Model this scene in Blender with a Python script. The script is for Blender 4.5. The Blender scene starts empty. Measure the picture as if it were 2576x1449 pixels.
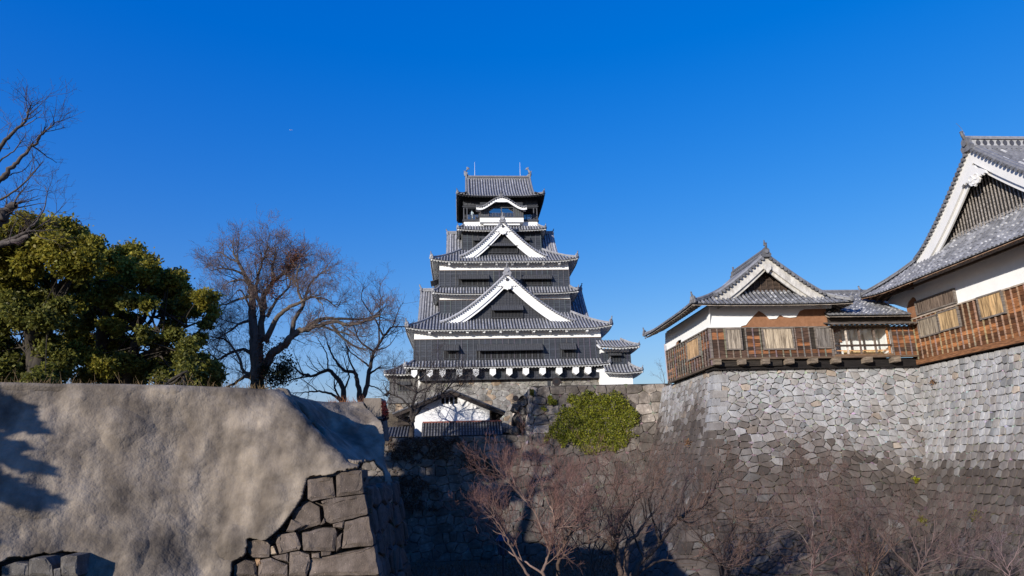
import bpy, math, random
import numpy as np
from mathutils import Vector, Matrix
rad = math.radians
S = bpy.context.scene
COL = S.collection

# ------------------------------------------------------------------ camera
PSI, TH, RO = rad(4.4), rad(14.26), 0.027
CF = np.array([math.sin(PSI)*math.cos(TH), math.cos(PSI)*math.cos(TH), math.sin(TH)])
_r = np.array([math.cos(PSI), -math.sin(PSI), 0.0]); _u = np.cross(_r, CF)
CR = math.cos(RO)*_r - math.sin(RO)*_u
CU = math.cos(RO)*_u + math.sin(RO)*_r
cam = bpy.data.cameras.new("camera"); camo = bpy.data.objects.new("camera", cam); COL.objects.link(camo)
cam.sensor_width = 36.0; cam.lens = 36*1717/2576.0; cam.clip_start = 0.1; cam.clip_end = 20000
camo.matrix_world = Matrix(((CR[0], CU[0], -CF[0], 0), (CR[1], CU[1], -CF[1], 0), (CR[2], CU[2], -CF[2], 0), (0, 0, 0, 1)))
S.camera = camo

# ------------------------------------------------------------------ sky and sun
SUN_EL, SUN_AZ = rad(15.8), rad(40.5)      # low winter sun, behind the camera on the left
W = bpy.data.worlds.new("World"); S.world = W; W.use_nodes = True
nt = W.node_tree; nt.nodes.clear()
sky = nt.nodes.new("ShaderNodeTexSky"); sky.sky_type = 'NISHITA'; sky.sun_disc = False
sky.sun_elevation = SUN_EL; sky.sun_rotation = rad(180)+SUN_AZ
sky.air_density = 1.5; sky.dust_density = 0.2; sky.ozone_density = 3.0; sky.altitude = 50
hs = nt.nodes.new("ShaderNodeHueSaturation"); hs.inputs['Hue'].default_value = 0.498; hs.inputs['Saturation'].default_value = 1.556; hs.inputs['Value'].default_value = 1.0
bg = nt.nodes.new("ShaderNodeBackground"); bg.inputs['Strength'].default_value = 0.15
wo = nt.nodes.new("ShaderNodeOutputWorld")
nt.links.new(sky.outputs[0], hs.inputs['Color']); air = nt.nodes.new('ShaderNodeMix'); air.data_type = 'RGBA'; air.inputs[0].default_value = 0.5; air.inputs[7].default_value = (0.0, 0.469, 4.583, 1)
nt.links.new(hs.outputs[0], air.inputs[6]); nt.links.new(air.outputs[2], bg.inputs['Color']); nt.links.new(bg.outputs[0], wo.inputs['Surface'])
sl = bpy.data.lights.new("sun", 'SUN'); sl.energy = 5.0; sl.angle = rad(0.5); sl.color = (1.0, 0.93, 0.83)
so = bpy.data.objects.new("sun", sl); COL.objects.link(so)
TRAVEL = Vector((math.sin(SUN_AZ)*math.cos(SUN_EL), math.cos(SUN_AZ)*math.cos(SUN_EL), -math.sin(SUN_EL)))
so.rotation_euler = TRAVEL.to_track_quat('-Z', 'Y').to_euler()
S.view_settings.view_transform = 'Standard'; S.view_settings.look = 'None'
S.view_settings.exposure = 0.213; S.view_settings.gamma = 1.0; S.view_settings.use_curve_mapping = False

# ------------------------------------------------------------------ survey helpers: a spot of the photo at a chosen depth Y
def at(x, y, Y):
    d = CF*1717.0 + CR*(x-1288.0) - CU*(y-724.5)
    return d*(Y/d[1])
def pix(P):
    P = np.asarray(P, float); z = P@CF
    return 1288.0+1717.0*(P@CR)/z, 724.5-1717.0*(P@CU)/z
ZN = {1: (1700, 620, .3106), 2: (1520, 1000, .4278), 3: (2500, 900, .4658), 4: (3100, 480, .7455), 5: (860, 1540, .5272),
      6: (1500, 1500, .5548), 7: (2500, 1400, .6240), 8: (3200, 1350, .6584), 9: (780, 920, .4970), 10: (0, 860, .4970), 11: (0, 380, .4280), 12: (0, 1500, .5549)}
def zat(z, x, y, Y):
    a = ZN[z]; return at((a[0]+x*a[2])/1.5901, (a[1]+y*a[2])/1.5901, Y)

# ------------------------------------------------------------------ materials
def new_mat(name):
    m = bpy.data.materials.new(name); m.use_nodes = True; n = m.node_tree; n.nodes.clear()
    o = n.nodes.new("ShaderNodeOutputMaterial"); b = n.nodes.new("ShaderNodeBsdfPrincipled")
    n.links.new(b.outputs[0], o.inputs[0]); return m, n, b, o
def surf(name, c1, c2, scale=3.0, rough=.85, bump=0.0, bscale=20.0, stretch=(1, 1, 1), detail=6, spots=None, lo=.35, hi=.65, spec=.3, bdist=.03, streak=None):
    m, n, b, o = new_mat(name); N = n.nodes.new; L = n.links.new
    tc = N("ShaderNodeTexCoord"); mp = N("ShaderNodeMapping"); mp.inputs['Scale'].default_value = stretch
    L(tc.outputs['Object'], mp.inputs[0])
    no = N("ShaderNodeTexNoise"); no.inputs['Scale'].default_value = scale; no.inputs['Detail'].default_value = detail; no.inputs['Roughness'].default_value = .65
    L(mp.outputs[0], no.inputs['Vector'])
    rp = N("ShaderNodeValToRGB"); rp.color_ramp.elements[0].position = lo; rp.color_ramp.elements[1].position = hi
    rp.color_ramp.elements[0].color = (*c1, 1); rp.color_ramp.elements[1].color = (*c2, 1)
    L(no.outputs['Fac'], rp.inputs[0]); c = rp.outputs[0]
    if spots:
        sc, col, thr = spots
        n2 = N("ShaderNodeTexNoise"); n2.inputs['Scale'].default_value = sc; n2.inputs['Detail'].default_value = 4
        L(tc.outputs['Object'], n2.inputs['Vector'])
        r2 = N("ShaderNodeValToRGB"); r2.color_ramp.elements[0].position = thr; r2.color_ramp.elements[1].position = thr+.06
        L(n2.outputs['Fac'], r2.inputs[0])
        mx = N("ShaderNodeMix"); mx.data_type = 'RGBA'; mx.inputs[7].default_value = (*col, 1)
        L(r2.outputs[0], mx.inputs[0]); L(c, mx.inputs[6]); c = mx.outputs[2]
    if streak:
        m2 = N("ShaderNodeMapping"); m2.inputs['Scale'].default_value = streak[0]; L(tc.outputs['Object'], m2.inputs[0])
        n3 = N("ShaderNodeTexNoise"); n3.inputs['Scale'].default_value = 1.0; n3.inputs['Detail'].default_value = 6; L(m2.outputs[0], n3.inputs['Vector'])
        r3 = N("ShaderNodeValToRGB"); r3.color_ramp.elements[0].position = .36; r3.color_ramp.elements[1].position = .62
        r3.color_ramp.elements[0].color = (*streak[1], 1); r3.color_ramp.elements[1].color = (*streak[2], 1); L(n3.outputs['Fac'], r3.inputs[0])
        m3 = N("ShaderNodeMix"); m3.data_type = 'RGBA'; m3.blend_type = 'MULTIPLY'; m3.inputs[0].default_value = 1
        L(c, m3.inputs[6]); L(r3.outputs[0], m3.inputs[7]); c = m3.outputs[2]
    at_ = N("ShaderNodeAttribute"); at_.attribute_name = 'tint'
    mu = N("ShaderNodeMix"); mu.data_type = 'RGBA'; mu.blend_type = 'MULTIPLY'; mu.inputs[0].default_value = 1
    L(c, mu.inputs[6]); L(at_.outputs['Color'], mu.inputs[7]); L(mu.outputs[2], b.inputs['Base Color'])
    b.inputs['Roughness'].default_value = rough; b.inputs['Specular IOR Level'].default_value = spec
    if bump:
        nb = N("ShaderNodeTexNoise"); nb.inputs['Scale'].default_value = bscale; nb.inputs['Detail'].default_value = 5
        L(mp.outputs[0], nb.inputs['Vector'])
        bp = N("ShaderNodeBump"); bp.inputs['Strength'].default_value = bump; bp.inputs['Distance'].default_value = bdist
        L(nb.outputs['Fac'], bp.inputs['Height']); L(bp.outputs[0], b.inputs['Normal'])
    return m
def leafm(name, col, tr=.35, rough=.5):
    m, n, b, o = new_mat(name); N = n.nodes.new; L = n.links.new
    at_ = N("ShaderNodeAttribute"); at_.attribute_name = 'tint'
    mu = N("ShaderNodeMix"); mu.data_type = 'RGBA'; mu.blend_type = 'MULTIPLY'; mu.inputs[0].default_value = 1
    mu.inputs[6].default_value = (*col, 1); L(at_.outputs['Color'], mu.inputs[7])
    L(mu.outputs[2], b.inputs['Base Color']); b.inputs['Roughness'].default_value = rough; b.inputs['Specular IOR Level'].default_value = .25
    t = N("ShaderNodeBsdfTranslucent"); L(mu.outputs[2], t.inputs['Color'])
    ms = N("ShaderNodeMixShader"); ms.inputs[0].default_value = tr
    L(b.outputs[0], ms.inputs[1]); L(t.outputs[0], ms.inputs[2]); L(ms.outputs[0], o.inputs[0]); return m
M = {}
M['stone'] = surf('stone', (.84, .83, .82), (1.08, 1.07, 1.06), 2.6, .9, .7, 9, spots=(7, (1.7, 1.7, 1.62), .70), bdist=.04, streak=((1.1, 1.1, .25), (.76, .73, .71), (1.06, 1.06, 1.06)))
M['stone_near'] = surf('lichened_corner_stone', (.7, .68, .66), (1.15, 1.12, 1.1), 4, .92, .9, 22, spots=(26, (3.0, 2.9, 2.7), .665), bdist=.03, streak=((1.6, 1.6, .5), (.7, .66, .63), (1.15, 1.12, 1.1)))
M['stone_far'] = surf('stone_weathered', (.6, .58, .56), (1.15, 1.13, 1.1), 2.0, .9, .6, 6, spots=(4, (1.7, 1.7, 1.6), .66), bdist=.05, streak=((.7, .7, .3), (.6, .57, .54), (1.15, 1.13, 1.1)))
M['tile'] = surf('roof_tile', (.7, .7, .72), (1.15, 1.15, 1.15), 3.5, .55, .15, 25, spec=.45)
M['plaster'] = surf('white_plaster', (.77, .78, .78), (.84, .84, .83), 1.2, .9, .1, 12)
M['old_plaster'] = surf('weathered_plaster', (.36, .34, .31), (.62, .6, .56), 3.0, .9, .2, 14, stretch=(1, 1, .6))
M['clay'] = surf('clay_undercoat', (.22, .105, .055), (.29, .145, .08), 3, .95, .3, 12)
M['black'] = surf('black_boards', (.7, .7, .7), (1.25, 1.25, 1.25), 2.5, .6, .2, 10, stretch=(1, 1, 6), spec=.4)
M['wood'] = surf('weathered_boards', (.45, .42, .40), (1.5, 1.45, 1.4), 1.6, .8, .5, 6, stretch=(1, 1, 9))
M['vwood'] = surf('weathered_vertical_boards', (.35, .33, .32), (1.3, 1.3, 1.28), 1.1, .8, .5, 6, stretch=(9, 9, .7), lo=.38, hi=.6)
M['dark'] = surf('dark_interior', (.004, .004, .005), (.008, .008, .01), 2, .9)
M['iron'] = surf('dark_iron', (.8, .8, .8), (1.1, 1.1, 1.1), 9, .5, spec=.5)
M['bark'] = surf('bark', (.6, .6, .6), (1.25, 1.22, 1.2), 4, .95, .6, 14, stretch=(1, 1, .4))
M['earth'] = surf('earth', (.06, .048, .036), (.11, .09, .065), 1.2, .95, .5, 8)
M['cloth'] = surf('cloth', (.85, .85, .85), (1.05, 1.05, 1.05), 8, .9)
M['leaf'] = leafm('leaf', (1, 1, 1), .45)
M['dryleaf'] = leafm('dry_leaf', (1, 1, 1), .25, .8)
def glass_mat(name, refl, tint):
    m, n, b, o = new_mat(name); N = n.nodes.new; L = n.links.new
    t = N("ShaderNodeBsdfTransparent"); t.inputs[0].default_value = (*tint, 1)
    g = N("ShaderNodeBsdfGlossy"); g.inputs['Roughness'].default_value = .03
    ms = N("ShaderNodeMixShader"); ms.inputs[0].default_value = refl
    L(t.outputs[0], ms.inputs[1]); L(g.outputs[0], ms.inputs[2]); L(ms.outputs[0], o.inputs[0]); return m
M['glass'] = glass_mat('glass_pane', .07, (.93, .95, .95))
M['darkglass'] = glass_mat('tower_glass_pane', .45, (.5, .55, .6))

# shotcrete: grey brown sprayed mortar with pale scuffs
def shot_mat():
    m, n, b, o = new_mat('sprayed_mortar'); N = n.nodes.new; L = n.links.new
    tc = N("ShaderNodeTexCoord")
    n1 = N("ShaderNodeTexNoise"); n1.inputs['Scale'].default_value = .75; n1.inputs['Detail'].default_value = 8; n1.inputs['Roughness'].default_value = .62
    L(tc.outputs['Object'], n1.inputs['Vector'])
    r1 = N("ShaderNodeValToRGB"); e = r1.color_ramp.elements; e[0].position = .34; e[0].color = (.095, .080, .066, 1); e[1].position = .66; e[1].color = (.285, .242, .195, 1)
    L(n1.outputs['Fac'], r1.inputs[0])
    mp = N("ShaderNodeMapping"); mp.inputs['Scale'].default_value = (1.9, 1.9, .3); L(tc.outputs['Object'], mp.inputs[0])
    n4 = N("ShaderNodeTexNoise"); n4.inputs['Scale'].default_value = 1.0; n4.inputs['Detail'].default_value = 5; L(mp.outputs[0], n4.inputs['Vector'])
    r4 = N("ShaderNodeValToRGB"); e = r4.color_ramp.elements; e[0].position = .35; e[0].color = (.66, .64, .63, 1); e[1].position = .65; e[1].color = (1.15, 1.13, 1.1, 1)
    L(n4.outputs['Fac'], r4.inputs[0])
    mu = N("ShaderNodeMix"); mu.data_type = 'RGBA'; mu.blend_type = 'MULTIPLY'; mu.inputs[0].default_value = 1
    L(r1.outputs[0], mu.inputs[6]); L(r4.outputs[0], mu.inputs[7])
    # pale lime scuffs only low on the face
    n2 = N("ShaderNodeTexNoise"); n2.inputs['Scale'].default_value = 1.9; n2.inputs['Detail'].default_value = 9; n2.inputs['Roughness'].default_value = .7
    L(tc.outputs['Object'], n2.inputs['Vector'])
    sx = N("ShaderNodeSeparateXYZ"); L(tc.outputs['Object'], sx.inputs[0])
    mr = N("ShaderNodeMapRange"); mr.inputs[1].default_value = -4.5; mr.inputs[2].default_value = 1.5; mr.inputs[3].default_value = .06; mr.inputs[4].default_value = -.10
    L(sx.outputs['Z'], mr.inputs[0])
    ad = N("ShaderNodeMath"); ad.operation = 'ADD'; L(n2.outputs['Fac'], ad.inputs[0]); L(mr.outputs[0], ad.inputs[1])
    r2 = N("ShaderNodeValToRGB"); e = r2.color_ramp.elements; e[0].position = .615; e[1].position = .66; L(ad.outputs[0], r2.inputs[0])
    mx = N("ShaderNodeMix"); mx.data_type = 'RGBA'; mx.inputs[7].default_value = (.56, .53, .5, 1)
    L(r2.outputs[0], mx.inputs[0]); L(mu.outputs[2], mx.inputs[6]); L(mx.outputs[2], b.inputs['Base Color'])
    b.inputs['Roughness'].default_value = .95; b.inputs['Specular IOR Level'].default_value = .15
    nb = N("ShaderNodeTexNoise"); nb.inputs['Scale'].default_value = 16; nb.inputs['Detail'].default_value = 6; L(tc.outputs['Object'], nb.inputs['Vector'])
    bp = N("ShaderNodeBump"); bp.inputs['Strength'].default_value = .7; bp.inputs['Distance'].default_value = .035
    L(nb.outputs['Fac'], bp.inputs['Height']); L(bp.outputs[0], b.inputs['Normal'])
    return m
M['shot'] = shot_mat()

# ------------------------------------------------------------------ mesh helpers
V3 = lambda *a: np.array(a, float)
UP = V3(0, 0, 1)
def link_mesh(me, name, mats, parent, origin):
    for k in mats: me.materials.append(M[k])
    o = bpy.data.objects.new(name, me); COL.objects.link(o)
    if parent is not None:
        o.parent = parent
        pw = V3(0, 0, 0); p = parent
        while p is not None: pw = pw+V3(*p.location); p = p.parent
        o.location = tuple(V3(*origin)-pw)
    else: o.location = tuple(origin)
    return o
class MB:
    def __init__(s): s.v = []; s.f = []; s.m = []; s.c = []
    def add(s, pts, faces, mat=0, col=(1, 1, 1)):
        b = len(s.v); s.v.extend([tuple(p) for p in pts])
        for f in faces: s.f.append([b+i for i in f]); s.m.append(mat); s.c.append(col)
    def quad(s, a, b, c, d, mat=0, col=(1, 1, 1)): s.add((a, b, c, d), ((0, 1, 2, 3),), mat, col)
    def poly(s, pts, mat=0, col=(1, 1, 1)): s.add(pts, (tuple(range(len(pts))),), mat, col)
    def obox(s, c, ax, ay, az, mat=0, col=(1, 1, 1)):
        c = V3(*c); P = [c+i*V3(*ax)+j*V3(*ay)+k*V3(*az) for k in (-1, 1) for j in (-1, 1) for i in (-1, 1)]
        s.add(P, ((0, 2, 3, 1), (4, 5, 7, 6), (0, 1, 5, 4), (2, 6, 7, 3), (0, 4, 6, 2), (1, 3, 7, 5)), mat, col)
    def box(s, x0, x1, y0, y1, z0, z1, mat=0, col=(1, 1, 1)):
        s.obox(((x0+x1)/2, (y0+y1)/2, (z0+z1)/2), ((x1-x0)/2, 0, 0), (0, (y1-y0)/2, 0), (0, 0, (z1-z0)/2), mat, col)
    def prism(s, pts, ex, mat=0, col=(1, 1, 1)):
        n = len(pts); P = [V3(*p) for p in pts]; Q = [p+V3(*ex) for p in P]
        s.add(P+Q, [tuple(range(n)), tuple(range(2*n-1, n-1, -1))]+[(i, n+i, n+(i+1) % n, (i+1) % n) for i in range(n)], mat, col)
    def tube(s, pts, rr, n=6, mat=0, col=(1, 1, 1), cap=True, half=False, up=None, colf=None):
        P = [V3(*p) for p in pts]; k = len(P); rings = []
        if not hasattr(rr, '__len__'): rr = [rr]*k
        for i in range(k):
            t = P[min(i+1, k-1)]-P[max(i-1, 0)]; t = t/(np.linalg.norm(t)+1e-9)
            u = V3(*up) if up is not None else (UP if abs(t[2]) < .95 else V3(1, 0, 0))
            a = np.cross(t, u); a /= np.linalg.norm(a)+1e-9; b = np.cross(a, t)
            if half: ang = [math.pi*j/(n-1) for j in range(n)]
            else: ang = [2*math.pi*j/n for j in range(n)]
            rings.append([P[i]+rr[i]*(math.cos(g)*a+math.sin(g)*b) for g in ang])
        base = len(s.v)
        for r in rings: s.v.extend([tuple(p) for p in r])
        for i in range(k-1):
            c = colf(i) if colf else col
            for j in range(n-1 if half else n):
                j2 = (j+1) % n; s.f.append([base+i*n+j, base+i*n+j2, base+(i+1)*n+j2, base+(i+1)*n+j]); s.m.append(mat); s.c.append(c)
        if cap:
            for i in (0, k-1): s.f.append([base+i*n+j for j in range(n)]); s.m.append(mat); s.c.append(col)
    def lathe(s, c, prof, n=12, mat=0, col=(1, 1, 1), axis=(0, 0, 1)):
        s.tube([V3(*c)+V3(*axis)*z for r, z in prof], [r for r, z in prof], n, mat, col)
    def build(s, name, mats, parent=None, origin=(0, 0, 0), smooth=False):
        me = bpy.data.meshes.new(name); o = V3(*origin)
        me.from_pydata([tuple(V3(*p)-o) for p in s.v], [], s.f)
        me.polygons.foreach_set('material_index', s.m)
        a = me.attributes.new('tint', 'FLOAT_COLOR', 'FACE')
        c = np.ones((len(s.c), 4), 'f'); c[:, :3] = [k if hasattr(k, '__len__') else (k, k, k) for k in s.c]
        a.data.foreach_set('color', c.ravel())
        if smooth: me.polygons.foreach_set('use_smooth', [True]*len(s.f))
        me.update()
        return link_mesh(me, name, mats, parent, origin)
def np_mesh(name, verts, faces, tint, mats, parent=None, origin=(0, 0, 0), smooth=False):
    k = faces.shape[1]; me = bpy.data.meshes.new(name); n = len(faces)
    me.vertices.add(len(verts)); me.vertices.foreach_set('co', (verts-np.array(origin)).astype('f').ravel())
    me.loops.add(n*k); me.loops.foreach_set('vertex_index', faces.astype('i').ravel())
    me.polygons.add(n); me.polygons.foreach_set('loop_start', np.arange(0, n*k, k, dtype='i'))
    a = me.attributes.new('tint', 'FLOAT_COLOR', 'FACE')
    c = np.ones((n, 4), 'f'); c[:, :3] = tint; a.data.foreach_set('color', c.ravel())
    if smooth: me.polygons.foreach_set('use_smooth', np.ones(n, bool))
    me.update(); me.validate()
    return link_mesh(me, name, mats, parent, origin)
def tag(o, label, cat, group=None):
    o['label'] = label; o['category'] = cat
    if group: o['group'] = group
    return o
def thing(name, label, cat, loc, group=None):
    o = bpy.data.objects.new(name, None); COL.objects.link(o); o.location = tuple(float(a) for a in loc); o.empty_display_size = .3
    return tag(o, label, cat, group)
def struct(o): o['kind'] = 'structure'; return o

def leaves(centers, sizes, rng, upb=.4, aspect=.6, normal=None):
    n = len(centers)
    nr = rng.normal(size=(n, 3)); nr[:, 2] += upb
    if normal is not None: nr = nr*.7+normal
    nr /= np.linalg.norm(nr, axis=1)[:, None]
    t = rng.normal(size=(n, 3)); t -= (t*nr).sum(1)[:, None]*nr; t /= np.linalg.norm(t, axis=1)[:, None]
    b = np.cross(nr, t); s = sizes[:, None]
    fold = nr*s*.18
    v = np.stack([centers-t*s, centers-b*s*aspect+fold, centers+t*s, centers+b*s*aspect+fold], 1).reshape(-1, 3)
    return v, np.arange(n*4).reshape(n, 4)

class Tubes:
    def __init__(s): s.g = {}
    def add(s, pts, rr, n, col=(1, 1, 1)): s.g.setdefault((len(pts), n), []).append((np.asarray(pts), np.asarray(rr), col))
    def arrays(s):
        VV, FF, CC = [], [], []; base = 0
        for (k, n), L in s.g.items():
            P = np.stack([l[0] for l in L]); R = np.stack([l[1] for l in L]); C = np.array([l[2] for l in L])
            t = np.empty_like(P); t[:, 1:-1] = P[:, 2:]-P[:, :-2]; t[:, 0] = P[:, 1]-P[:, 0]; t[:, -1] = P[:, -1]-P[:, -2]
            t /= np.linalg.norm(t, axis=2)[..., None]+1e-9
            u = np.zeros_like(t); u[..., 0] = .3; u[..., 1] = 1; u[..., 2] = .2
            a = np.cross(t, u); a /= np.linalg.norm(a, axis=2)[..., None]+1e-9; b = np.cross(a, t)
            ang = np.arange(n)*2*math.pi/n
            ring = P[:, :, None]+R[:, :, None, None]*(np.cos(ang)[None, None, :, None]*a[:, :, None]+np.sin(ang)[None, None, :, None]*b[:, :, None])
            m = len(L); VV.append(ring.reshape(-1, 3))
            idx = (np.arange(m)[:, None, None]*k+np.arange(k-1)[None, :, None])*n+np.arange(n)[None, None, :]
            nx = (np.arange(m)[:, None, None]*k+np.arange(k-1)[None, :, None])*n+((np.arange(n)+1) % n)[None, None, :]
            FF.append((np.stack([idx, nx, nx+n, idx+n], -1)+base).reshape(-1, 4)); CC.append(np.repeat(C, (k-1)*n, 0)); base += m*k*n
        return np.concatenate(VV), np.concatenate(FF), np.concatenate(CC)

# ------------------------------------------------------------------ ground and terraces
def slab(name, poly, z0, z1, mat, col=(1, 1, 1)):
    mb = MB(); mb.prism([(x, y, z0) for x, y in poly], (0, 0, z1-z0), 0, col); return struct(mb.build(name, [mat]))
FLOOR = -8.4
mb = MB(); mb.quad((-3000, -3000, FLOOR), (3000, -3000, FLOOR), (3000, 3000, FLOOR), (-3000, 3000, FLOOR), 0, (.9, .85, .8)); struct(mb.build('ground', ['earth']))
slab('near_bank', [(-60, -60), (60, -60), (60, 7), (-60, 7)], FLOOR-.5, -1.6, 'earth')
slab('upper_terrace', [(-90, 21.0), (-14, 24.3), (-8.5, 27.5), (-5.6, 33.5), (-9, 35), (-16, 39), (-11.5, 50), (-7.9, 53.8), (-7.9, 56.2), (-10.5, 57.5), (-90, 59)], FLOOR-.6, 2.35, 'earth')
slab('left_bank', [(-60, 7.02), (-17, 7.02), (-17.5, 18), (-60, 19)], FLOOR-.55, -1.62, 'earth')
slab('house_terrace', [(-60, 67.6), (6.5, 67.6), (6.5, 92), (-60, 92)], FLOOR-.7, 2.35, 'earth')
slab('keep_terrace', [(7.3, 67.6), (60, 67.6), (60, 170), (-60, 170), (-60, 92.5), (7.3, 92.5)], FLOOR-.8, 6.6, 'earth')
slab('turret_terrace', [(20.2, 53.2), (37.6, 53.2), (37.6, 20), (120, 20), (120, 66.9), (20.6, 66.9)], FLOOR-.9, 6.45, 'earth')

# ------------------------------------------------------------------ stone walls
def clip_half(poly, p, n):
    out = []; k = len(poly)
    for i in range(k):
        a = poly[i]; b = poly[(i+1) % k]
        da = (a[0]-p[0])*n[0]+(a[1]-p[1])*n[1]; db = (b[0]-p[0])*n[0]+(b[1]-p[1])*n[1]
        if da <= 0: out.append(a)
        if (da < 0 < db) or (db < 0 < da):
            t = da/(da-db); out.append((a[0]+(b[0]-a[0])*t, a[1]+(b[1]-a[1])*t))
    return out
def stones(mb, mapf, L, H, rowh, w, colf, seed, jit=.28, gap=.05, bev=.06, back=-.2, tilt=.05, chips=.35, backcol=(.06, .055, .05), bow=0.0, keep=None, step=(.5, 1.6), cut=(.04, .17), drop=.06):
    rng = random.Random(seed); k = rowh/w
    rows = []; nr = int(H/rowh)+3
    for j in range(-1, nr):
        y = (j+.5)*rowh; xs = []; x = -w*rng.uniform(0, 1)
        while x < L+w:
            if rng.random() > drop: xs.append((x+rng.uniform(-jit, jit)*w*.6, y+rng.uniform(-jit, jit)*rowh)); x += w*rng.uniform(*step)
        rows.append(xs)
    chipset = set()
    for j in range(1, nr):
        for (x, y) in rows[j]:
            if x < -.4*w or x > L+.4*w: continue
            poly = [(x-2.4*w, y-2*rowh), (x+2.4*w, y-2*rowh), (x+2.4*w, y+2*rowh), (x-2.4*w, y+2*rowh)]
            for jj in range(max(0, j-2), min(len(rows), j+3)):
                for (a, b) in rows[jj]:
                    if (a, b) == (x, y) or abs(a-x) > 3.2*w: continue
                    nx, ny = (a-x)*k*k, (b-y)
                    poly = clip_half(poly, ((a+x)/2, (b+y)/2), (nx, ny))
                    if len(poly) < 3: break
            for p, n in (((0, 0), (-1, 0)), ((L, 0), (1, 0)), ((0, rng.uniform(-.02, .1)*rowh), (0, -1)), ((0, H), (0, 1))):
                if len(poly) >= 3: poly = clip_half(poly, p, n)
            if len(poly) < 3: continue
            cx = sum(p[0] for p in poly)/len(poly); cy = sum(p[1] for p in poly)/len(poly)
            if keep and not keep(cx, cy): continue
            col = colf(cx, cy, rng)
            q = []
            for i in range(len(poly)):
                a = poly[i-1]; b = poly[i]; c = poly[(i+1) % len(poly)]
                t1 = rng.uniform(*cut); t2 = rng.uniform(*cut)
                q.append((b[0]+(a[0]-b[0])*t1, b[1]+(a[1]-b[1])*t1)); q.append((b[0]+(c[0]-b[0])*t2, b[1]+(c[1]-b[1])*t2))
                if rng.random() < chips: chipset.add((round(b[0], 1), round(b[1], 1)))
            def ins(p, g):
                dx, dy = cx-p[0], cy-p[1]; l = math.hypot(dx, dy)+1e-6; t = min(.5, g/l); return (p[0]+dx*t, p[1]+dy*t)
            d0 = rng.uniform(-.045, .045)*w*min(1, tilt*25); tx = rng.uniform(-tilt, tilt)*2; ty = rng.uniform(-tilt, tilt)*2
            g = gap*rng.uniform(.3, 1.0)
            r0 = [ins(p, g) for p in q]; r2 = [ins(p, g+bev*rng.uniform(.6, 1.4)) for p in q]
            n = len(q)
            P = [mapf(p[0], p[1], back) for p in r0]+[mapf(p[0], p[1], d0-bev*rng.uniform(.6, 1.0)) for p in r0]+[mapf(p[0], p[1], d0+tx*(p[0]-cx)+ty*(p[1]-cy)) for p in r2]
            r3 = [ins(p, .3*w*.9) for p in r2]; dd = d0+bow*w
            P += [mapf(p[0], p[1], dd+tx*(p[0]-cx)+ty*(p[1]-cy)+rng.uniform(0, .035)*w) for p in r3]
            F = []
            for lv in range(3): F += [(lv*n+i, lv*n+(i+1) % n, (lv+1)*n+(i+1) % n, (lv+1)*n+i) for i in range(n)]
            F.append(tuple(range(3*n, 4*n)))
            mb.add(P, F, 0, col)
    for (x, y) in chipset:
        if keep and not keep(x, y): continue
        if not (.1 < x < L-.1 and .1 < y < H-.1): continue
        r = rng.uniform(.09, .32)*w; n = 7; col = colf(x, y, rng); t = rng.uniform(0, 6)
        ring = [(x+r*rng.uniform(.7, 1.3)*math.cos(t+i*6.283/n), y+.8*r*rng.uniform(.7, 1.2)*math.sin(t+i*6.283/n)) for i in range(n)]
        P = [mapf(p[0], p[1], back) for p in ring]+[mapf(x+(p[0]-x)*.75, y+(p[1]-y)*.75, -.04+rng.uniform(-.05, .05)) for p in ring]
        mb.add(P, [(i, (i+1) % n, n+(i+1) % n, n+i) for i in range(n)]+[tuple(range(n, 2*n))], 0, tuple(c*rng.uniform(.85, 1.25) for c in col))
    nu, nv = max(2, int(L/2)), max(2, int(H/1))
    for i in range(nu):
        for j in range(nv):
            u0, u1, v0, v1 = L*i/nu, L*(i+1)/nu, H*j/nv, H*(j+1)/nv
            if keep: continue
            mb.quad(mapf(u0, v0, back+.02), mapf(u1, v0, back+.02), mapf(u1, v1, back+.02), mapf(u0, v1, back+.02), 0, backcol)
def batter(h): return .2*h+.018*h*h
def vnoise(x, y, s=0):
    # cheap smooth value noise
    def hsh(i, j): return (math.sin(i*127.1+j*311.7+s*74.7)*43758.5453) % 1.0
    i, j = math.floor(x), math.floor(y); fx, fy = x-i, y-j; fx = fx*fx*(3-2*fx); fy = fy*fy*(3-2*fy)
    return (hsh(i, j)*(1-fx)+hsh(i+1, j)*fx)*(1-fy)+(hsh(i, j+1)*(1-fx)+hsh(i+1, j+1)*fx)*fy
def wall_col(line, fade, seed):
    # pale relaid stones above, old stained stones below an uneven line
    def f(u, v, rng):
        l = line(u)+3.0*(vnoise(u*.3, v*.3, seed)-.5)
        t = min(1, max(0, (v-l)/fade+rng.uniform(-.4, .4)))
        g = rng.uniform(.31, .40); new = (g*.98, g*.985, g*1.0)
        r = rng.random()
        if r < .03: new = (g*1.08, g*.92, g*.76)
        elif r < .13: new = (g*.8, g*.76, g*.72)
        elif r < .19: new = (g*.62, g*.64, g*.66)
        o = rng.uniform(.055, .105); old = (o*1.14, o*.95, o*.83)
        if rng.random() < .06: old = (o*1.7, o*1.6, o*1.5)
        m_ = 4*t*(1-t)*.25; mid = (g*.72, g*.62, g*.54)
        return tuple((a*(1-t)+b*t)*(1-m_)+c_*m_ for a, b, c_ in zip(new, old, mid))
    return f
TZ = 6.7    # top of the turret walls
mb = MB()
shear = lambda u, h: -batter(h)*max(0, 1-u/7.0)
def front_map(u, v, d):
    return V3(19.75+u+shear(u, v), 52.15-batter(v)-d, TZ-v)
stones(mb, front_map, 17.5, 15.2, .47, .62, wall_col(lambda u: 3.9+.02*u, 3.2, 3), 11, jit=.42, gap=.055, bev=.035, tilt=.035, chips=.95)
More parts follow.
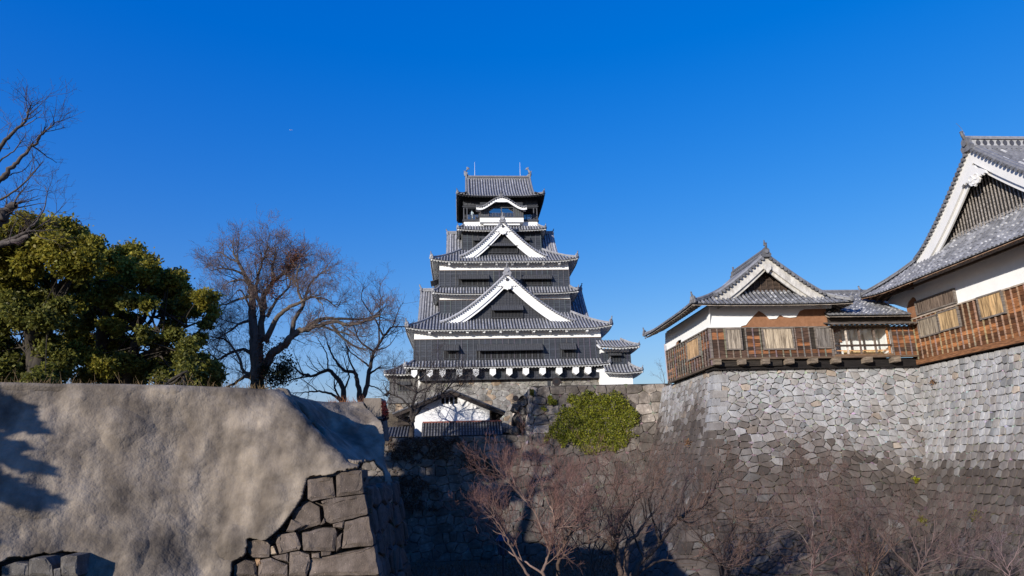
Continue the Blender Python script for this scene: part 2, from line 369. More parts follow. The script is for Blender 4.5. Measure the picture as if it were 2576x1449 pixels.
def left_map(u, v, d):      # u runs away from the corner
    return V3(19.75-batter(v)-d, 52.15+u+shear(u, v), TZ-v)
stones(mb, left_map, 14.5, 15.2, .5, .7, wall_col(lambda u: 1.9-.05*u, 3.2, 5), 12, jit=.33, gap=.04, bev=.03, tilt=.012, chips=.6)
# big worked stones riding the corner, long side alternating
rng = random.Random(4); v = 0.0; k = 0
cf_ = wall_col(lambda u: 2.4, 1.6, 9); cf = lambda u, v, r: tuple(.85*c for c in cf_(u, v, r))
while v < 14.6:
    h = rng.uniform(.5, .72); lf, ll = (rng.uniform(1.0, 1.25), .62) if k % 2 else (.66, rng.uniform(1.0, 1.3))
    col = cf(0, v, rng); e = .05
    def cn(a, b, vv):   # a along the front, b along the left side
        o = batter(vv)+e; return V3(19.75-o+a, 52.15-o+b, TZ-vv)
    g = .03; P = [cn(0, 0, v+g), cn(lf, 0, v+g), cn(lf, .5, v+g), cn(.5, ll, v+g), cn(0, ll, v+g)]
    Q = [cn(0, 0, v+h-g), cn(lf, 0, v+h-g), cn(lf, .5, v+h-g), cn(.5, ll, v+h-g), cn(0, ll, v+h-g)]
    mb.add(P+Q, [(0, 1, 2, 3, 4), (9, 8, 7, 6, 5)]+[(i, 5+i, 5+(i+1) % 5, (i+1) % 5) for i in range(5)], 0, col)
    v += h; k += 1
o = mb.build('stone_wall', ['stone'], origin=(19.75, 52.15, FLOOR)); tag(o, 'tall curved stone wall under the small brown wooden turret, pale stones above dark ones', 'stone wall')

mb = MB()
def rb_map(u, v, d):        # u runs from the inner corner towards the viewer
    return V3(36.5-batter(v)-d, 52.6-u, TZ-.15-v)
stones(mb, rb_map, 21, 15.2, .52, .55, wall_col(lambda u: 5.0+.05*u, 2.0, 7), 21, jit=.16, gap=.055, bev=.028, tilt=.012, chips=.35, step=(.7, 1.4), drop=.03)
o = mb.build('stone_wall', ['stone'], origin=(36.5, 52.6, FLOOR)); tag(o, 'stone wall in even rows of rounded pale blocks under the large hall at the right edge', 'stone wall')

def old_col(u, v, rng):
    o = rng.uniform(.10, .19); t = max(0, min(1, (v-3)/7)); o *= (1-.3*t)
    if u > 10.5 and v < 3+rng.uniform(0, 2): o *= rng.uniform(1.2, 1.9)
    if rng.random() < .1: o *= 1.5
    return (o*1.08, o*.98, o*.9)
ivb = lambda h: .10*h+.012*h*h
mb = MB()
def ivy_map(u, v, d): return V3(6.75+u-ivb(v)*max(0, 1-u/6), 66.9-ivb(v)-d, 7.15-v)
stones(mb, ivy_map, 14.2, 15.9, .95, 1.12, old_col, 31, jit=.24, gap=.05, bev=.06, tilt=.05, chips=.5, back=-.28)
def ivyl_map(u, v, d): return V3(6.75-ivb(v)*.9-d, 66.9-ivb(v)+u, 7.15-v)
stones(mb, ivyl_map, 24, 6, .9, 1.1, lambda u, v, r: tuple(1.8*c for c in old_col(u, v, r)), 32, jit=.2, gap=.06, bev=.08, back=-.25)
o = mb.build('stone_wall', ['stone_far'], origin=(6.75, 66.9, FLOOR)); tag(o, 'dark weathered block wall carrying the bright green ivy patch', 'stone wall')

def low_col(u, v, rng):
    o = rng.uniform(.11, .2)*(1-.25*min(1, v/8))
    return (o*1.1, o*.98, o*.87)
mb = MB()
def low_map(u, v, d): return V3(-10+u, 67.0-batter(v)*.55-d, 2.5-v)
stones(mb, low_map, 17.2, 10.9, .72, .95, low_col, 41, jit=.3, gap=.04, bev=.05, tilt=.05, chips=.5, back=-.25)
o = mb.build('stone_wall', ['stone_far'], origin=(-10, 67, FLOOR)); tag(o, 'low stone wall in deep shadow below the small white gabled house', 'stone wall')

def base_col(u, v, rng):
    o = rng.uniform(.2, .31)
    if rng.random() < .13: return (o*1.25, o*1.0, o*.75)
    return (o*.99, o*.97, o*.92)
mb = MB()
bt = lambda h: .3*h+.02*h*h
def kb_map(u, v, d): return V3(-5.4+u-bt(v)*(1-u/12.0 if u < 24 else -1), 92.6-bt(v)-d, 11.5-v)
def kbf(u, v, d):
    s = u/24.6; x0 = -5.2-bt(v); x1 = 18.4+bt(v); return V3(x0+(x1-x0)*s, 92.6-bt(v)-d, 11.5-v)
stones(mb, kbf, 24.6, 9.2, .72, .95, base_col, 51, jit=.36, gap=.03, bev=.04, tilt=.04, chips=.7, back=-.22)
def kbl(u, v, d): return V3(-5.2-bt(v)-d, 92.6-bt(v)+u, 11.5-v)
stones(mb, kbl, 24, 9.2, .75, 1.0, base_col, 52, jit=.3, gap=.06, bev=.07, back=-.22)
o = mb.build('stone_wall', ['stone_far'], origin=(6.4, 92.6, 2.35)); tag(o, 'battered stone base directly under the black and white castle keep', 'stone wall')

# ------------------------------------------------------------------ tiled roofs
R = random.Random(77)
def tcol(base, spread=.25): 
    g = base*R.uniform(1-spread, 1+spread); return (g*.97, g*.98, g*1.04)
def roof_side(mb, O, ex, ei, L, rmax, zf, row=.42, rd=.11, seg=.45, base=.19, over=.10, mortar=.0, tick=.05):
    """rows of round tiles over a pan; O is the eave start at z=0, zf(s, r) the height, rmax(s) the run to the top or hip"""
    O, ex, ei = V3(*O), V3(*ex), V3(*ei)
    P = lambda s, r, dz=0: O+ex*s+ei*r+UP*(zf(s, r)+dz)
    n = max(1, int(round(L/row))); row = L/n
    full = max(rmax(L*i/n) for i in range(n+1)); nr = max(2, int(full/1.0)+1)
    for i in range(n):
        s0, s1 = i*row, (i+1)*row; a, b = rmax(s0), rmax(s1)
        for j in range(nr):
            t0, t1 = j/nr, (j+1)/nr
            mb.quad(P(s0, a*t0-over*(1-t0)), P(s1, b*t0-over*(1-t0)), P(s1, b*t1-over*(1-t1)), P(s0, a*t1-over*(1-t1)), 0, tcol(base*.22))
    for i in range(n):
        s = (i+.5)*row; m = rmax(s)
        if m < .25: continue
        k = max(1, int(m/seg)); c0 = R.uniform(.85, 1.15)
        rr = [-over-.05]+[m*(j+1)/k for j in range(k)]
        pts = []; rads = []; cols = []
        for j in range(len(rr)-1):
            pts += [P(s, rr[j], rd*.25+.02), P(s, rr[j+1]-.065, rd*.25)]; rads += [rd*1.08, rd*.92]
            cols += [tcol(base*c0), tcol(base*.55)]
            if mortar and R.random() < mortar: g = R.uniform(.28, .46); cols[-1] = (g, g, g)
        mb.tube(pts, rads, 5, 0, tcol(base*.8), cap=True, half=True, up=UP, colf=lambda q: cols[q])
def rafters(mb, O, ex, ei, L, zf, ovh, sp=.42, w=.10, h=.2, drop=.12, col=(1, 1, 1), soff=True, wall_in=0.0, scol=None, rm=None, fas=.02):
    """white plastered rafter ends and a shade-darkened soffit under an eave"""
    O, ex, ei = V3(*O), V3(*ex), V3(*ei)
    P = lambda s, r, dz=0: O+ex*s+ei*r+UP*(zf(s, r)+dz)
    n = int(L/sp)
    for i in range(n+1):
        s = min(L-.05, max(.05, i*L/n)); lim = ovh+wall_in if rm is None else min(ovh+wall_in, max(.12, rm(s)))
        a, b = P(s, .04, -drop), P(s, lim, -drop)
        d = (b-a)/2; d_ = d/np.linalg.norm(d)
        up = np.cross(ex, d_); up = up if up[2] > 0 else -up
        mb.obox((a+b)/2-up*h/2, ex*w, d, up*h/2, 0, col)
    if soff:
        m = max(4, int(L/1.5)); sc = scol or tuple(.5*c for c in col)  # soffit darkened in colour for the recess shade behind the rafter ends
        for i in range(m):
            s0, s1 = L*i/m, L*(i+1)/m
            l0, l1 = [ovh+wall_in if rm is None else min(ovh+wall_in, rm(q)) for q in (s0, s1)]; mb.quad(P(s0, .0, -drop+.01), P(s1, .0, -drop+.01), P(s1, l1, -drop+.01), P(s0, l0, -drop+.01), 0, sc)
        for i in range(m):
            s0, s1 = L*i/m, L*(i+1)/m
            mb.quad(P(s0, -.02, -drop-.02), P(s1, -.02, -drop-.02), P(s1, -.02, -drop+fas), P(s0, -.02, -drop+fas), 0, col)
def end_tile(parent, p, d, size=.5, base=.16, name='ridge_end_tile'):
    """demon-face end tile with an upturned round finial"""
    p, d = V3(*p), V3(*d); d = d/np.linalg.norm(d); sd = np.cross(d, UP); sd /= np.linalg.norm(sd)+1e-9
    mb = MB(); h = size
    out = [(-.42, -.25), (-.5, .05), (-.34, .25), (-.36, .5), (-.2, .68), (0, .74), (.2, .68), (.36, .5), (.34, .25), (.5, .05), (.42, -.25)]
    mb.prism([p+sd*(a*h)+UP*(b*h) for a, b in out], d*(-.22*h), 0, tcol(base))
    mb.prism([p+d*.02+sd*(.2*h*math.cos(t*.785))+UP*(.28*h+.2*h*math.sin(t*.785)) for t in range(8)], d*(.09*h), 0, tcol(base*1.25))
    mb.tube([p+UP*(.62*h)-d*.1*h, p+UP*(.86*h)+d*.04*h, p+UP*(1.12*h)+d*.12*h], [.14*h, .12*h, .09*h], 7, 0, tcol(base))
    mb.lathe(p+UP*1.05*h+d*.1*h, [(.05*h, 0), (.13*h, .07*h), (.05*h, .16*h)], 8, 0, tcol(base))
    return mb.build(name, ['tile'], parent)
def hip(mb, pts, w=.17, h=.3, base=.2):
    """stacked ridge of flat tiles with a round cap, following a line of points"""
    P = [V3(*p) for p in pts]
    for i in range(len(P)-1):
        a, b = P[i], P[i+1]; t = (b-a); l = np.linalg.norm(t); t = t/l; s = np.cross(t, UP); s /= np.linalg.norm(s); u = np.cross(s, t)
        for k in range(3):
            mb.obox((a+b)/2+u*(h*(k+.5)/3), t*(l/2+.02), s*(w*(1-.1*(k % 2))), u*(h/6*.9), 0, tcol(base*(1.0 if k % 2 else .7)))
    mb.tube([p+UP*h for p in P], w*.72, 6, 0, tcol(base))
def sweepf(z0, z1, Rn, L, sw, sag=.28):
    def zf(s, r):
        t = max(-.1, r/Rn); d = max(0.0, min(s, L-s))
        return z0+(z1-z0)*((1-sag)*t+sag*t*t)+sw*math.exp(-(d/1.7)**1.4)*max(0, 1-t)
    return zf
def skirt(parent, x0, x1, y0, y1, X0, X1, Y0, Y1, z0, z1, ovh, sides='FLR', sw=.35, row=.42, rd=.12, base=.31, mortar=.0, ewhite=(1, 1, 1), emat='plaster', raft=True, ends=.55, rw=.11, rh=.16, wall_in=.3, rsp=.42, label=None, sag=.28):
    """hipped skirt roof; x0..y1 the eave rectangle, X0..Y1 the upper rectangle it climbs to"""
    mb = MB(); eb = MB()
    spec = {'F': ((x0, y0, 0), (1, 0, 0), (0, 1, 0), x1-x0, Y0-y0, X0-x0, x1-X1), 'R': ((x1, y0, 0), (0, 1, 0), (-1, 0, 0), y1-y0, x1-X1, Y0-y0, y1-Y1),
            'L': ((x0, y1, 0), (0, -1, 0), (1, 0, 0), y1-y0, X0-x0, y1-Y1, Y0-y0), 'B': ((x1, y1, 0), (-1, 0, 0), (0, -1, 0), x1-x0, y1-Y1, x1-X1, X0-x0)}
    corners = {}
    for k in sides:
        O, ex, ei, L, Rn, aL, aR = spec[k]
        zf = sweepf(z0, z1, Rn, L, sw, sag)
        rm = lambda s, Rn=Rn, aL=aL, aR=aR, L=L: max(0.0, Rn*min(1.0, s/max(aL, 1e-3), (L-s)/max(aR, 1e-3)))
        roof_side(mb, O, ex, ei, L, rm, zf, row, rd, .45, base, mortar=mortar)
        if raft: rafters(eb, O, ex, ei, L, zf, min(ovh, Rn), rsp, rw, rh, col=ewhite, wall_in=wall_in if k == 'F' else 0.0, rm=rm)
        corners[k] = zf
    ro = mb.build('roof', ['tile'], parent)
    hp = []
    for (cx, cy, ix, iy, need) in ((x0, y0, X0, Y0, 'FL'), (x1, y0, X1, Y0, 'FR'), (x0, y1, X0, Y1, 'BL'), (x1, y1, X1, Y1, 'BR')):
        if not all(c in sides for c in need) and not (need[0] == 'B'): continue
        if need[0] == 'B' and need[1] not in sides: continue
        pts = []
        for i in range(7):
            t = i/6; zz = z0+(z1-z0)*((1-sag)*t+sag*t*t)+sw*math.exp(-(abs(ix-cx)*t/1.7)**1.4)*(1-t)
            pts.append(V3(cx+(ix-cx)*t, cy+(iy-cy)*t, zz+.06))
        hb = MB(); hip(hb, pts, .15, .22, base); hb.build('hip_ridge', ['tile'], ro)
        hp.append((pts[0], V3(cx-ix, cy-iy, 0)))
    if hp:
        if ends:
            for p, d in hp: end_tile(ro, p+UP*.12, d, ends, base*.8)
    if raft: eb.build('eaves', [emat], parent)
    return ro
def gprof(q, pw=1.4): return 1-(1-q)**pw
GEG = [(0, .62), (.22, .5), (.34, .3), (.62, .12), (.95, -.14), (1.04, -.34), (.84, -.24), (.76, -.36), (.62, -.22), (.54, -.34), (.43, -.24), (.44, -.46), (.3, -.63), (.12, -.64), (0, -.76)]
GEG2 = [(0, .5), (.3, .42), (.42, .3), (.4, .05), (.36, -.1), (.2, -.22), (.1, -.4), (0, -.5)]
def gable(parent, apex, out, Wd, H, depth, row=.42, rd=.12, base=.31, bw=.85, white=(1, 1, 1), bmat='plaster', rec=.85, pw=1.4, geg=GEG, gs=1.0, wallfn=None, oni=.9, mortar=0., verge=.32, wcol=(.036, .038, .046), wmat='black', bars=.46, rdg=True, ovr=0.0, hexa=True, name='gable', two=True, wdn=.4, g0=None):
    """gable end: two curved tiled slopes running back from a white bargeboard, recessed board wall and hanging ornament"""
    A, out = V3(*apex), V3(*out); ex = np.cross(out, UP)   # lateral axis
    P = lambda l, o, z: A+ex*l+out*o+UP*z
    zq = lambda q: -H*gprof(q, pw)
    mb = MB(); N = 13
    for sg in (-1, 1):
        nrow = max(1, int(depth/row))
        for i in range(nrow):
            o0, o1 = -.0-depth*i/nrow+.12*(i == 0), -depth*(i+1)/nrow; om = (o0+o1)/2
            for j in range(N):
                q0, q1 = j/N*(1+ovr), (j+1)/N*(1+ovr)
                mb.quad(P(sg*Wd*q0, o0, zq(min(q0, 1))), P(sg*Wd*q0, o1, zq(min(q0, 1))), P(sg*Wd*q1, o1, zq(min(q1, 1))), P(sg*Wd*q1, o0, zq(min(q1, 1))), 0, tcol(base*.55))
            K = int(Wd*1.2/.45); pts = [P(sg*Wd*j/K, om, zq(j/K)+.04) for j in range(K+1)]
            cl = [tcol(base) for _ in range(K)]
            if mortar: cl = [((.42, .42, .42) if R.random() < mortar*.35 else c) for c in cl]
            mb.tube(pts, rd, 5, 0, tcol(base), cap=True, half=True, up=UP, colf=lambda q: cl[q])
        # verge: long edge ridge plus the round ends of the crossing tiles
        S_ = [P(sg*Wd*j/N, .02, zq(j/N)+.16) for j in range(N+1)]
        mb.tube(S_, .15, 6, 0, tcol(base*1.05))
        S2 = [P(sg*Wd*j/N, -.36, zq(j/N)+.2) for j in range(N+1)]
        mb.tube(S2, .14, 6, 0, tcol(base)); mb.tube([p-UP*.1-out*.28 for p in S_], .12, 6, 0, tcol(base*.8))
        q = .015
        while q < 1:
            z = zq(q); mb.tube([P(sg*Wd*q, -.4, z+.03), P(sg*Wd*q, verge, z+.01)], .13, 7, 0, tcol(base*.85))
            dz = H*pw*(1-q)**(pw-1); q += .36/math.hypot(Wd, dz)
    ro = mb.build('gable_roof', ['tile'], parent)
    if rdg:
        hb = MB(); hip(hb, [P(0, .1, .05), P(0, -depth*.5, .05), P(0, -depth, .05)], .2, .45, base); hb.build('main_ridge', ['tile'], ro)
    if oni: end_tile(ro, P(0, .28, .05), out, oni, base*.85)
    # bargeboards
    bb = MB()
    def edge(q, off):
        dz = -H*pw*max(1e-4, (1-q))**(pw-1); t = V3(Wd, dz, 0)/math.hypot(Wd, dz); n = V3(-t[1], t[0], 0)
        return Wd*q-n[0]*off, zq(q)-n[1]*off
    for sg in (-1, 1):
        for (o0, o1, f0, f1) in (((0., -.16, .06, 1.0), (-.17, -.3, .9, 1.38)) if two else ((0., -.16, .06, 1.0),)):
            pr = []
            for j in range(2*N+1):
                q = j/(2*N)*1.0; w = bw*(1+.22*q)
                a = edge(q, w*f0); b = edge(q, w*f1); pr.append(((max(0, a[0]), a[1]), (max(0, b[0]), b[1])))
            for (a, b), (c, d) in zip(pr, pr[1:]):
                A1, B1, C1, D1 = [P(sg*p[0], o0, p[1]) for p in (a, b, c, d)]; A2, B2, C2, D2 = [P(sg*p[0], o1, p[1]) for p in (a, b, c, d)]
                bb.quad(A1, B1, D1, C1, 0, white); bb.quad(B1, B2, D2, D1, 0, white); bb.quad(A2, C2, D2, B2, 0, white); bb.quad(A1, C1, C2, A2, 0, white)
        for j in range(N):
            q0, q1 = j/N, (j+1)/N
            bb.quad(P(sg*Wd*q0, .08, zq(q0)-.09), P(sg*Wd*q1, .08, zq(q1)-.09), P(sg*Wd*q1, -rec-.1, zq(q1)-.09), P(sg*Wd*q0, -rec-.1, zq(q0)-.09), 0, tuple(.9*c for c in white))
    bo = bb.build('bargeboard', [bmat], parent)
    # hanging ornament
    gb = MB(); g0 = -bw*1.75 if g0 is None else g0
    pts = [(a*gs, g0+b*gs) for a, b in geg]; pts = pts+[(-a, b) for a, b in reversed(pts[1:-1])]
    gb.prism([P(a, .05, b) for a, b in pts], out*.14, 0, white)
    if geg is GEG:
        for sx in (-1, 1): gb.tube([P(sx*(.2+.17*math.cos(t))*gs, .2, g0+(-.2+.17*math.sin(t))*gs) for t in np.linspace(0, 6.28, 11)], .035*gs, 4, 0, white)
        gb.tube([P((.16*math.cos(t))*gs, .2, g0+(-.46+.14*math.sin(t))*gs) for t in np.linspace(3.3, 6.1, 8)], .035*gs, 4, 0, white)
    go = gb.build('hanging_ornament', [bmat], bo)
    if hexa:
        hb = MB(); hb.prism([P(.2*gs*math.cos(t*1.047), .19, g0+.42*gs+.2*gs*math.sin(t*1.047)) for t in range(6)], out*.1, 0, (.03, .03, .035)); hb.build('hexagon_boss', ['black'], bo)
    # recessed wall
    wb = MB()
    prof = [(Wd*j/N*.985, zq(j/N)-.12) for j in range(N+1)]
    for sg in (-1, 1):
        for (a, b), (c, d) in zip(prof, prof[1:]): wb.quad(P(sg*a, -rec, b), P(sg*c, -rec, d), P(sg*c, -rec, -H-wdn), P(sg*a, -rec, -H-wdn), 0, wcol)
        l = bars*.5
        while l < Wd*.93:
            q = l/Wd; z1 = zq(q)-.3; wb.obox(P(sg*l, -rec+.03, (z1-H-.3)/2), ex*.035, out*.04, UP*max(.02, (z1+H+.3)/2), 0, tuple(1.5*c for c in wcol)); l += bars
    z = -H
    while z < -.6:
        l = Wd*(1-(1-min(1, -z/H))**(1/pw))-.25
        if l > .2: wb.obox(P(0, -rec+.012, z), ex*l, out*.015, UP*.02, 0, tuple(.6*c for c in wcol))
        z += .36
    wb.build('gable_wall', [wmat], parent)
    return P

def boards(mb, a, b, z0, z1, n, h=.34, bat=.38, col=(.05, .053, .06), bcol=None, proud=.05, var=.3, seglen=None, hot=None, bw=.035, skip=()):
    """clapboards with vertical battens; a, b plan points of the wall line, n outward; skip: (along0, along1, z0, z1) holes"""
    a, b, n = V3(*a, 0), V3(*b, 0), V3(*n, 0); t = b-a; L = np.linalg.norm(t); t = t/L
    nb = max(1, int(round((z1-z0)/h))); h = (z1-z0)/nb
    m = max(1, int(round(L/bat))); sp = L/m; bcol = bcol or tuple(1.35*c for c in col)
    for i in range(nb):
        za, zb = z0+i*h, z0+(i+1)*h; j = 0
        while j < m:
            k = min(m, j+R.choice((2, 3, 4, 6))); g = R.uniform(1-var, 1+var); c = tuple(g*x for x in col)
            if hot and R.random() < hot[0]: c = tuple(g*x for x in hot[1])
            s0, s1 = j*sp, k*sp; zc = (za+zb)/2
            if not any(s0 < q[1]-.02 and s1 > q[0]+.02 and q[2] < zc < q[3] for q in skip):
                A, B = a+t*s0, a+t*s1
                mb.quad(A+n*proud+UP*za, B+n*proud+UP*za, B+n*.012+UP*(zb+.02), A+n*.012+UP*(zb+.02), 0, c)
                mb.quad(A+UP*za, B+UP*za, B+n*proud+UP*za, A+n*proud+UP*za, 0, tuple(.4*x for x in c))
            elif k-j > 1 and True:
                for jj in range(j, k):
                    s0, s1 = jj*sp, (jj+1)*sp
                    if not any(s0 < q[1]-.02 and s1 > q[0]+.02 and q[2] < zc < q[3] for q in skip):
                        A, B = a+t*s0, a+t*s1
                        mb.quad(A+n*proud+UP*za, B+n*proud+UP*za, B+n*.012+UP*(zb+.02), A+n*.012+UP*(zb+.02), 0, c)
            j = k
    for j in range(m+1):
        zz = [(z0, z1)]
        for q in skip:
            if q[0] < j*sp < q[1]:
                zz = [(p, r) for (A_, B_) in zz for (p, r) in ((A_, min(B_, q[2])), (max(A_, q[3]), B_)) if r-p > .02]
        for (p, r) in zz: mb.obox(a+t*j*sp+n*(proud*.5+.02)+UP*(p+r)/2, t*bw, n*(proud*.5+.025), UP*((r-p)/2), 0, tuple(R.uniform(.85, 1.15)*x for x in bcol))
def wedge_window(parent, a, b, n, ztop, zlow, zsill, reach, col=(.035, .036, .04), bars=.2, deep=.02, ribs=.32):
    """dark barred opening with a top-hung board shutter propped outwards"""
    a, b, n = V3(*a, 0), V3(*b, 0), V3(*n, 0); t = b-a; L = np.linalg.norm(t); t /= L
    mb = MB(); mb.quad(a+n*.07+UP*zsill, b+n*.07+UP*zsill, b+n*.07+UP*ztop, a+n*.07+UP*ztop, 1)
    for z, hh in ((zsill, .05), (ztop, .05)): mb.obox((a+b)/2+n*.1+UP*z, t*(L/2+.08), n*.06, UP*hh, 0, col)
    for p in (a, b): mb.obox(p+n*.1+UP*(zsill+ztop)/2, t*.05, n*.06, UP*((ztop-zsill)/2), 0, col)
    s = bars
    while s < L-.05: mb.obox(a+t*s+n*.11+UP*((zsill+zlow)/2), t*.035, n*.03, UP*((zlow-zsill)/2+.1), 0, tuple(1.3*c for c in col)); s += bars
    w = mb.build('window', ['black', 'dark'], parent)
    sb = MB(); p0, p1 = a-t*.06+n*.16+UP*ztop, b+t*.06+n*.16+UP*ztop; d = n*reach+UP*(zlow-ztop)
    nn = np.cross(t, d); nn /= np.linalg.norm(nn); nn = nn if nn@n > 0 else -nn
    sb.obox((p0+p1)/2+d/2, t*(L/2+.06), d/2, nn*.03, 0, tuple(1.9*c for c in col))
    s = 0
    while s <= L+.121: sb.obox(p0+t*s+d/2+nn*.04, t*.02, d/2, nn*.025, 0, tuple(.8*c for c in col)); s += ribs
    sb.obox((p0+p1)/2+d+nn*.03, t*(L/2+.08), d*.03, nn*.04, 0, col)
    sb.build('awning_shutter', ['black'], w)
    return w
def band(mb, x0, x1, y0, y1, z0, z1, col=(1, 1, 1), mat=0): mb.box(x0, x1, y0, y1, z0, z1, mat, col)
# ------------------------------------------------------------------ castle keep
XC = 6.3
K = thing('castle_keep', 'tall black and white many-tiered castle keep with stacked tiled roofs and two front gables', 'castle keep', (XC, 92, 11.2))
BLK = (.034, .039, .051)
def tier(y0, x0, x1, y1, zb, zm, zt, skip=(), h=.34, bat=.40):
    mb = MB()
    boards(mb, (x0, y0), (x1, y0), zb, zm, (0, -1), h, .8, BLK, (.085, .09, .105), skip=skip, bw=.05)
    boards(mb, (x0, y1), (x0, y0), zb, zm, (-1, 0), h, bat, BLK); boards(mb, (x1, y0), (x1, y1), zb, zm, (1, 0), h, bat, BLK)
    mb.box(x0+.02, x1-.02, y0+.02, y1, zb-.3, zm, 0, (.03, .03, .035))
    mb.box(x0-.05, x1+.05, y0-.1, y0+.1, zm-.09, zm, 0, (.09, .05, .035))
    mb.build('board_wall', ['black'], K)
    if zt > zm:
        wb = MB(); wb.box(x0, x1, y0, y1, zm+.003, zt, 0); wb.build('plaster_band', ['plaster'], K)
# ground tier
mb = MB(); mb.box(-5.6, 18.9, 91.5, 113, 10.7, 12.2, 0, (.035, .037, .045)); boards(mb, (-5.6, 91.5), (18.9, 91.5), 10.7, 12.2, (0, -1), .3, .45, (.035, .037, .045)); mb.build('overhang_wall', ['black'], K)
for zx in (320, 465, 585, 742, 897, 1055, 1210, 1365, 1522, 1677, 1833, 1948):
    x = zat(2, zx, 1140, 90.6)[0]; mb = MB()
    mb.prism([(x-.39, 90.5, 12.02), (x+.39, 90.5, 12.02), (x+.39, 90.5, 11.35), (x, 90.5, 11.05), (x-.39, 90.5, 11.35)], (0, 1.0, 0)); mb.build('beam_end', ['plaster'], K)
mb = MB(); mb.prism([(18.2, 91.4, 11.98), (19.0, 91.4, 11.98), (19.85, 90.5, 11.95), (19.85, 90.5, 11.2), (19.3, 90.6, 11.15), (18.2, 91.4, 11.5)], (0, .9, 0)); mb.build('corner_beam', ['plaster'], K)
skirt(K, -7.5, 19.95, 90.35, 115, -6.4, 19.2, 92, 113.4, 12.3, 13.35, 1.2, 'FLR', sw=.2)
tier(92, -6.4, 19.2, 113.4, 13.2, 16.36, 18.2)
wedge_window(K, (-2.35, 92), (-.4, 92), (0, -1), 15.5, 14.62, 13.62, .75)
wedge_window(K, (2.05, 92), (11.0, 92), (0, -1), 15.5, 14.52, 13.55, .8)
wedge_window(K, (13.45, 92), (15.55, 92), (0, -1), 15.5, 14.52, 13.55, .75)
skirt(K, -7.38, 20.55, 90.6, 115.4, -3.1, 15.75, 95.5, 110.4, 17.38, 20.6, 1.4, 'FLR', sag=.08, sw=.45, ends=.85)
for zx in (463, 658, 817, 973, 1129, 1284, 1439, 1594, 1746, 1938):
    x = zat(2, zx, 772, 91)[0]; mb = MB(); mb.box(x-.16, x+.16, 90.9, 92, 16.98, 17.24); mb.build('eave_bracket', ['plaster'], K)
# second and third tiers
tier(95.5, -3.1, 15.75, 110.4, 20.3, 22.66, 24.2)
skirt(K, -4.0, 16.85, 94.35, 111.8, -3.1, 15.75, 95.5, 110.4, 23.28, 24.45, 1.1, 'FLR', sw=.28, ends=.6)
tier(95.5, -3.1, 15.75, 110.4, 24.4, 27.06, 28.8)
wedge_window(K, (-.35, 95.5), (4.0, 95.5), (0, -1), 26.28, 25.5, 24.75, .65)
wedge_window(K, (8.85, 95.5), (13.1, 95.5), (0, -1), 26.25, 25.45, 24.75, .65)
wedge_window(K, (-3.1, 99.5), (-3.1, 96.6), (-1, 0), 26.1, 25.7, 24.8, 1.15)
skirt(K, -4.25, 16.95, 94.2, 112.2, .06, 12.45, 99.5, 107, 28.03, 31.3, 1.3, 'FLR', sag=.08, sw=.42, ends=.75)
for zx in (648, 797, 945, 1091, 1238, 1384, 1530, 1676):
    x = zat(2, zx, 127, 94.7)[0]; mb = MB(); mb.box(x-.15, x+.15, 94.6, 95.5, 27.65, 27.9); mb.build('eave_bracket', ['plaster'], K)
P1 = gable(K, (6.48, 92.75, 25.72), (0, -1, 0), 9.45, 6.95, 3.0, gs=1.3, bw=.82, oni=1.25)
wedge_window(K, (4.25, 93.53), (8.6, 93.53), (0, -1), 21.25, 20.45, 19.55, .6)
gable(K, (-6.0, 103, 25.7), (-1, 0, 0), 7.6, 7.0, 4.0, gs=1.0, oni=1.0)
gable(K, (18.6, 103, 25.7), (1, 0, 0), 7.6, 7.0, 4.0, gs=1.0, oni=1.0)
P2 = gable(K, (6.25, 95.9, 34.68), (0, -1, 0), 6.45, 5.5, 3.8, gs=1.1, bw=.74, oni=1.05)
wedge_window(K, (4.1, 96.68), (8.4, 96.68), (0, -1), 31.55, 30.9, 30.05, .5)
gable(K, (-1.9, 103, 35.0), (-1, 0, 0), 5.4, 5.2, 3.2, gs=.8, bw=.7, oni=.8)
gable(K, (14.5, 103, 35.0), (1, 0, 0), 5.4, 5.2, 3.2, gs=.8, bw=.7, oni=.8)
# fourth tier
tier(99.5, .2, 12.3, 107, 30.5, 34.3, 34.3)
for x0, x1 in ((1.9, 2.9), (9.7, 10.6)): wedge_window(K, (x0, 99.5), (x1, 99.5), (0, -1), 33.25, 32.7, 31.9, .4)
skirt(K, -.45, 13.0, 98.3, 108.4, .5, 11.9, 99.6, 107, 34.15, 35.35, 1.2, 'FLR', sw=.25, ends=.55)
# top floor
mb = MB(); mb.box(.5, 11.9, 99.5, 108, 35.0, 36.0); mb.box(2.95, 9.65, 98.55, 99.49, 35.55, 36.28); mb.box(3.5, 9.1, 98.9, 99.49, 35.2, 35.54); mb.build('plaster_band', ['plaster'], K)
mb = MB(); D = (.045, .048, .058)
mb.box(.3, 12.1, 99.25, 108.2, 36.003, 36.2, 0, D); mb.box(.4, 12.0, 99.35, 108.1, 36.2, 36.32, 0, D); mb.build('floor_ledge', ['black'], K)
mb = MB(); mb.box(.45, 11.95, 99.45, 108, 38.15, 39.9, 0, (.035, .037, .044)); boards(mb, (.45, 99.45), (11.95, 99.45), 38.6, 39.75, (0, -1), .4, .55, D); mb.box(.3, 12.1, 99.3, 99.6, 38.32, 38.48, 0, D)
for x in (.5, 1.0, 2.9, 9.7, 11.35, 11.85): mb.box(x-.07, x+.07, 99.4, 99.6, 36.32, 38.2, 0, (.075, .078, .09))
for y in (101.5, 104, 106.5): mb.box(.42, .6, y-.1, y+.1, 36.32, 38.2, 0, D); mb.box(11.8, 11.98, y-.1, y+.1, 36.32, 38.2, 0, D)
mb.box(1.2, 11.2, 104, 107.9, 36.32, 38.15, 0, (.02, .02, .024))
mb.build('top_floor_frame', ['black'], K)
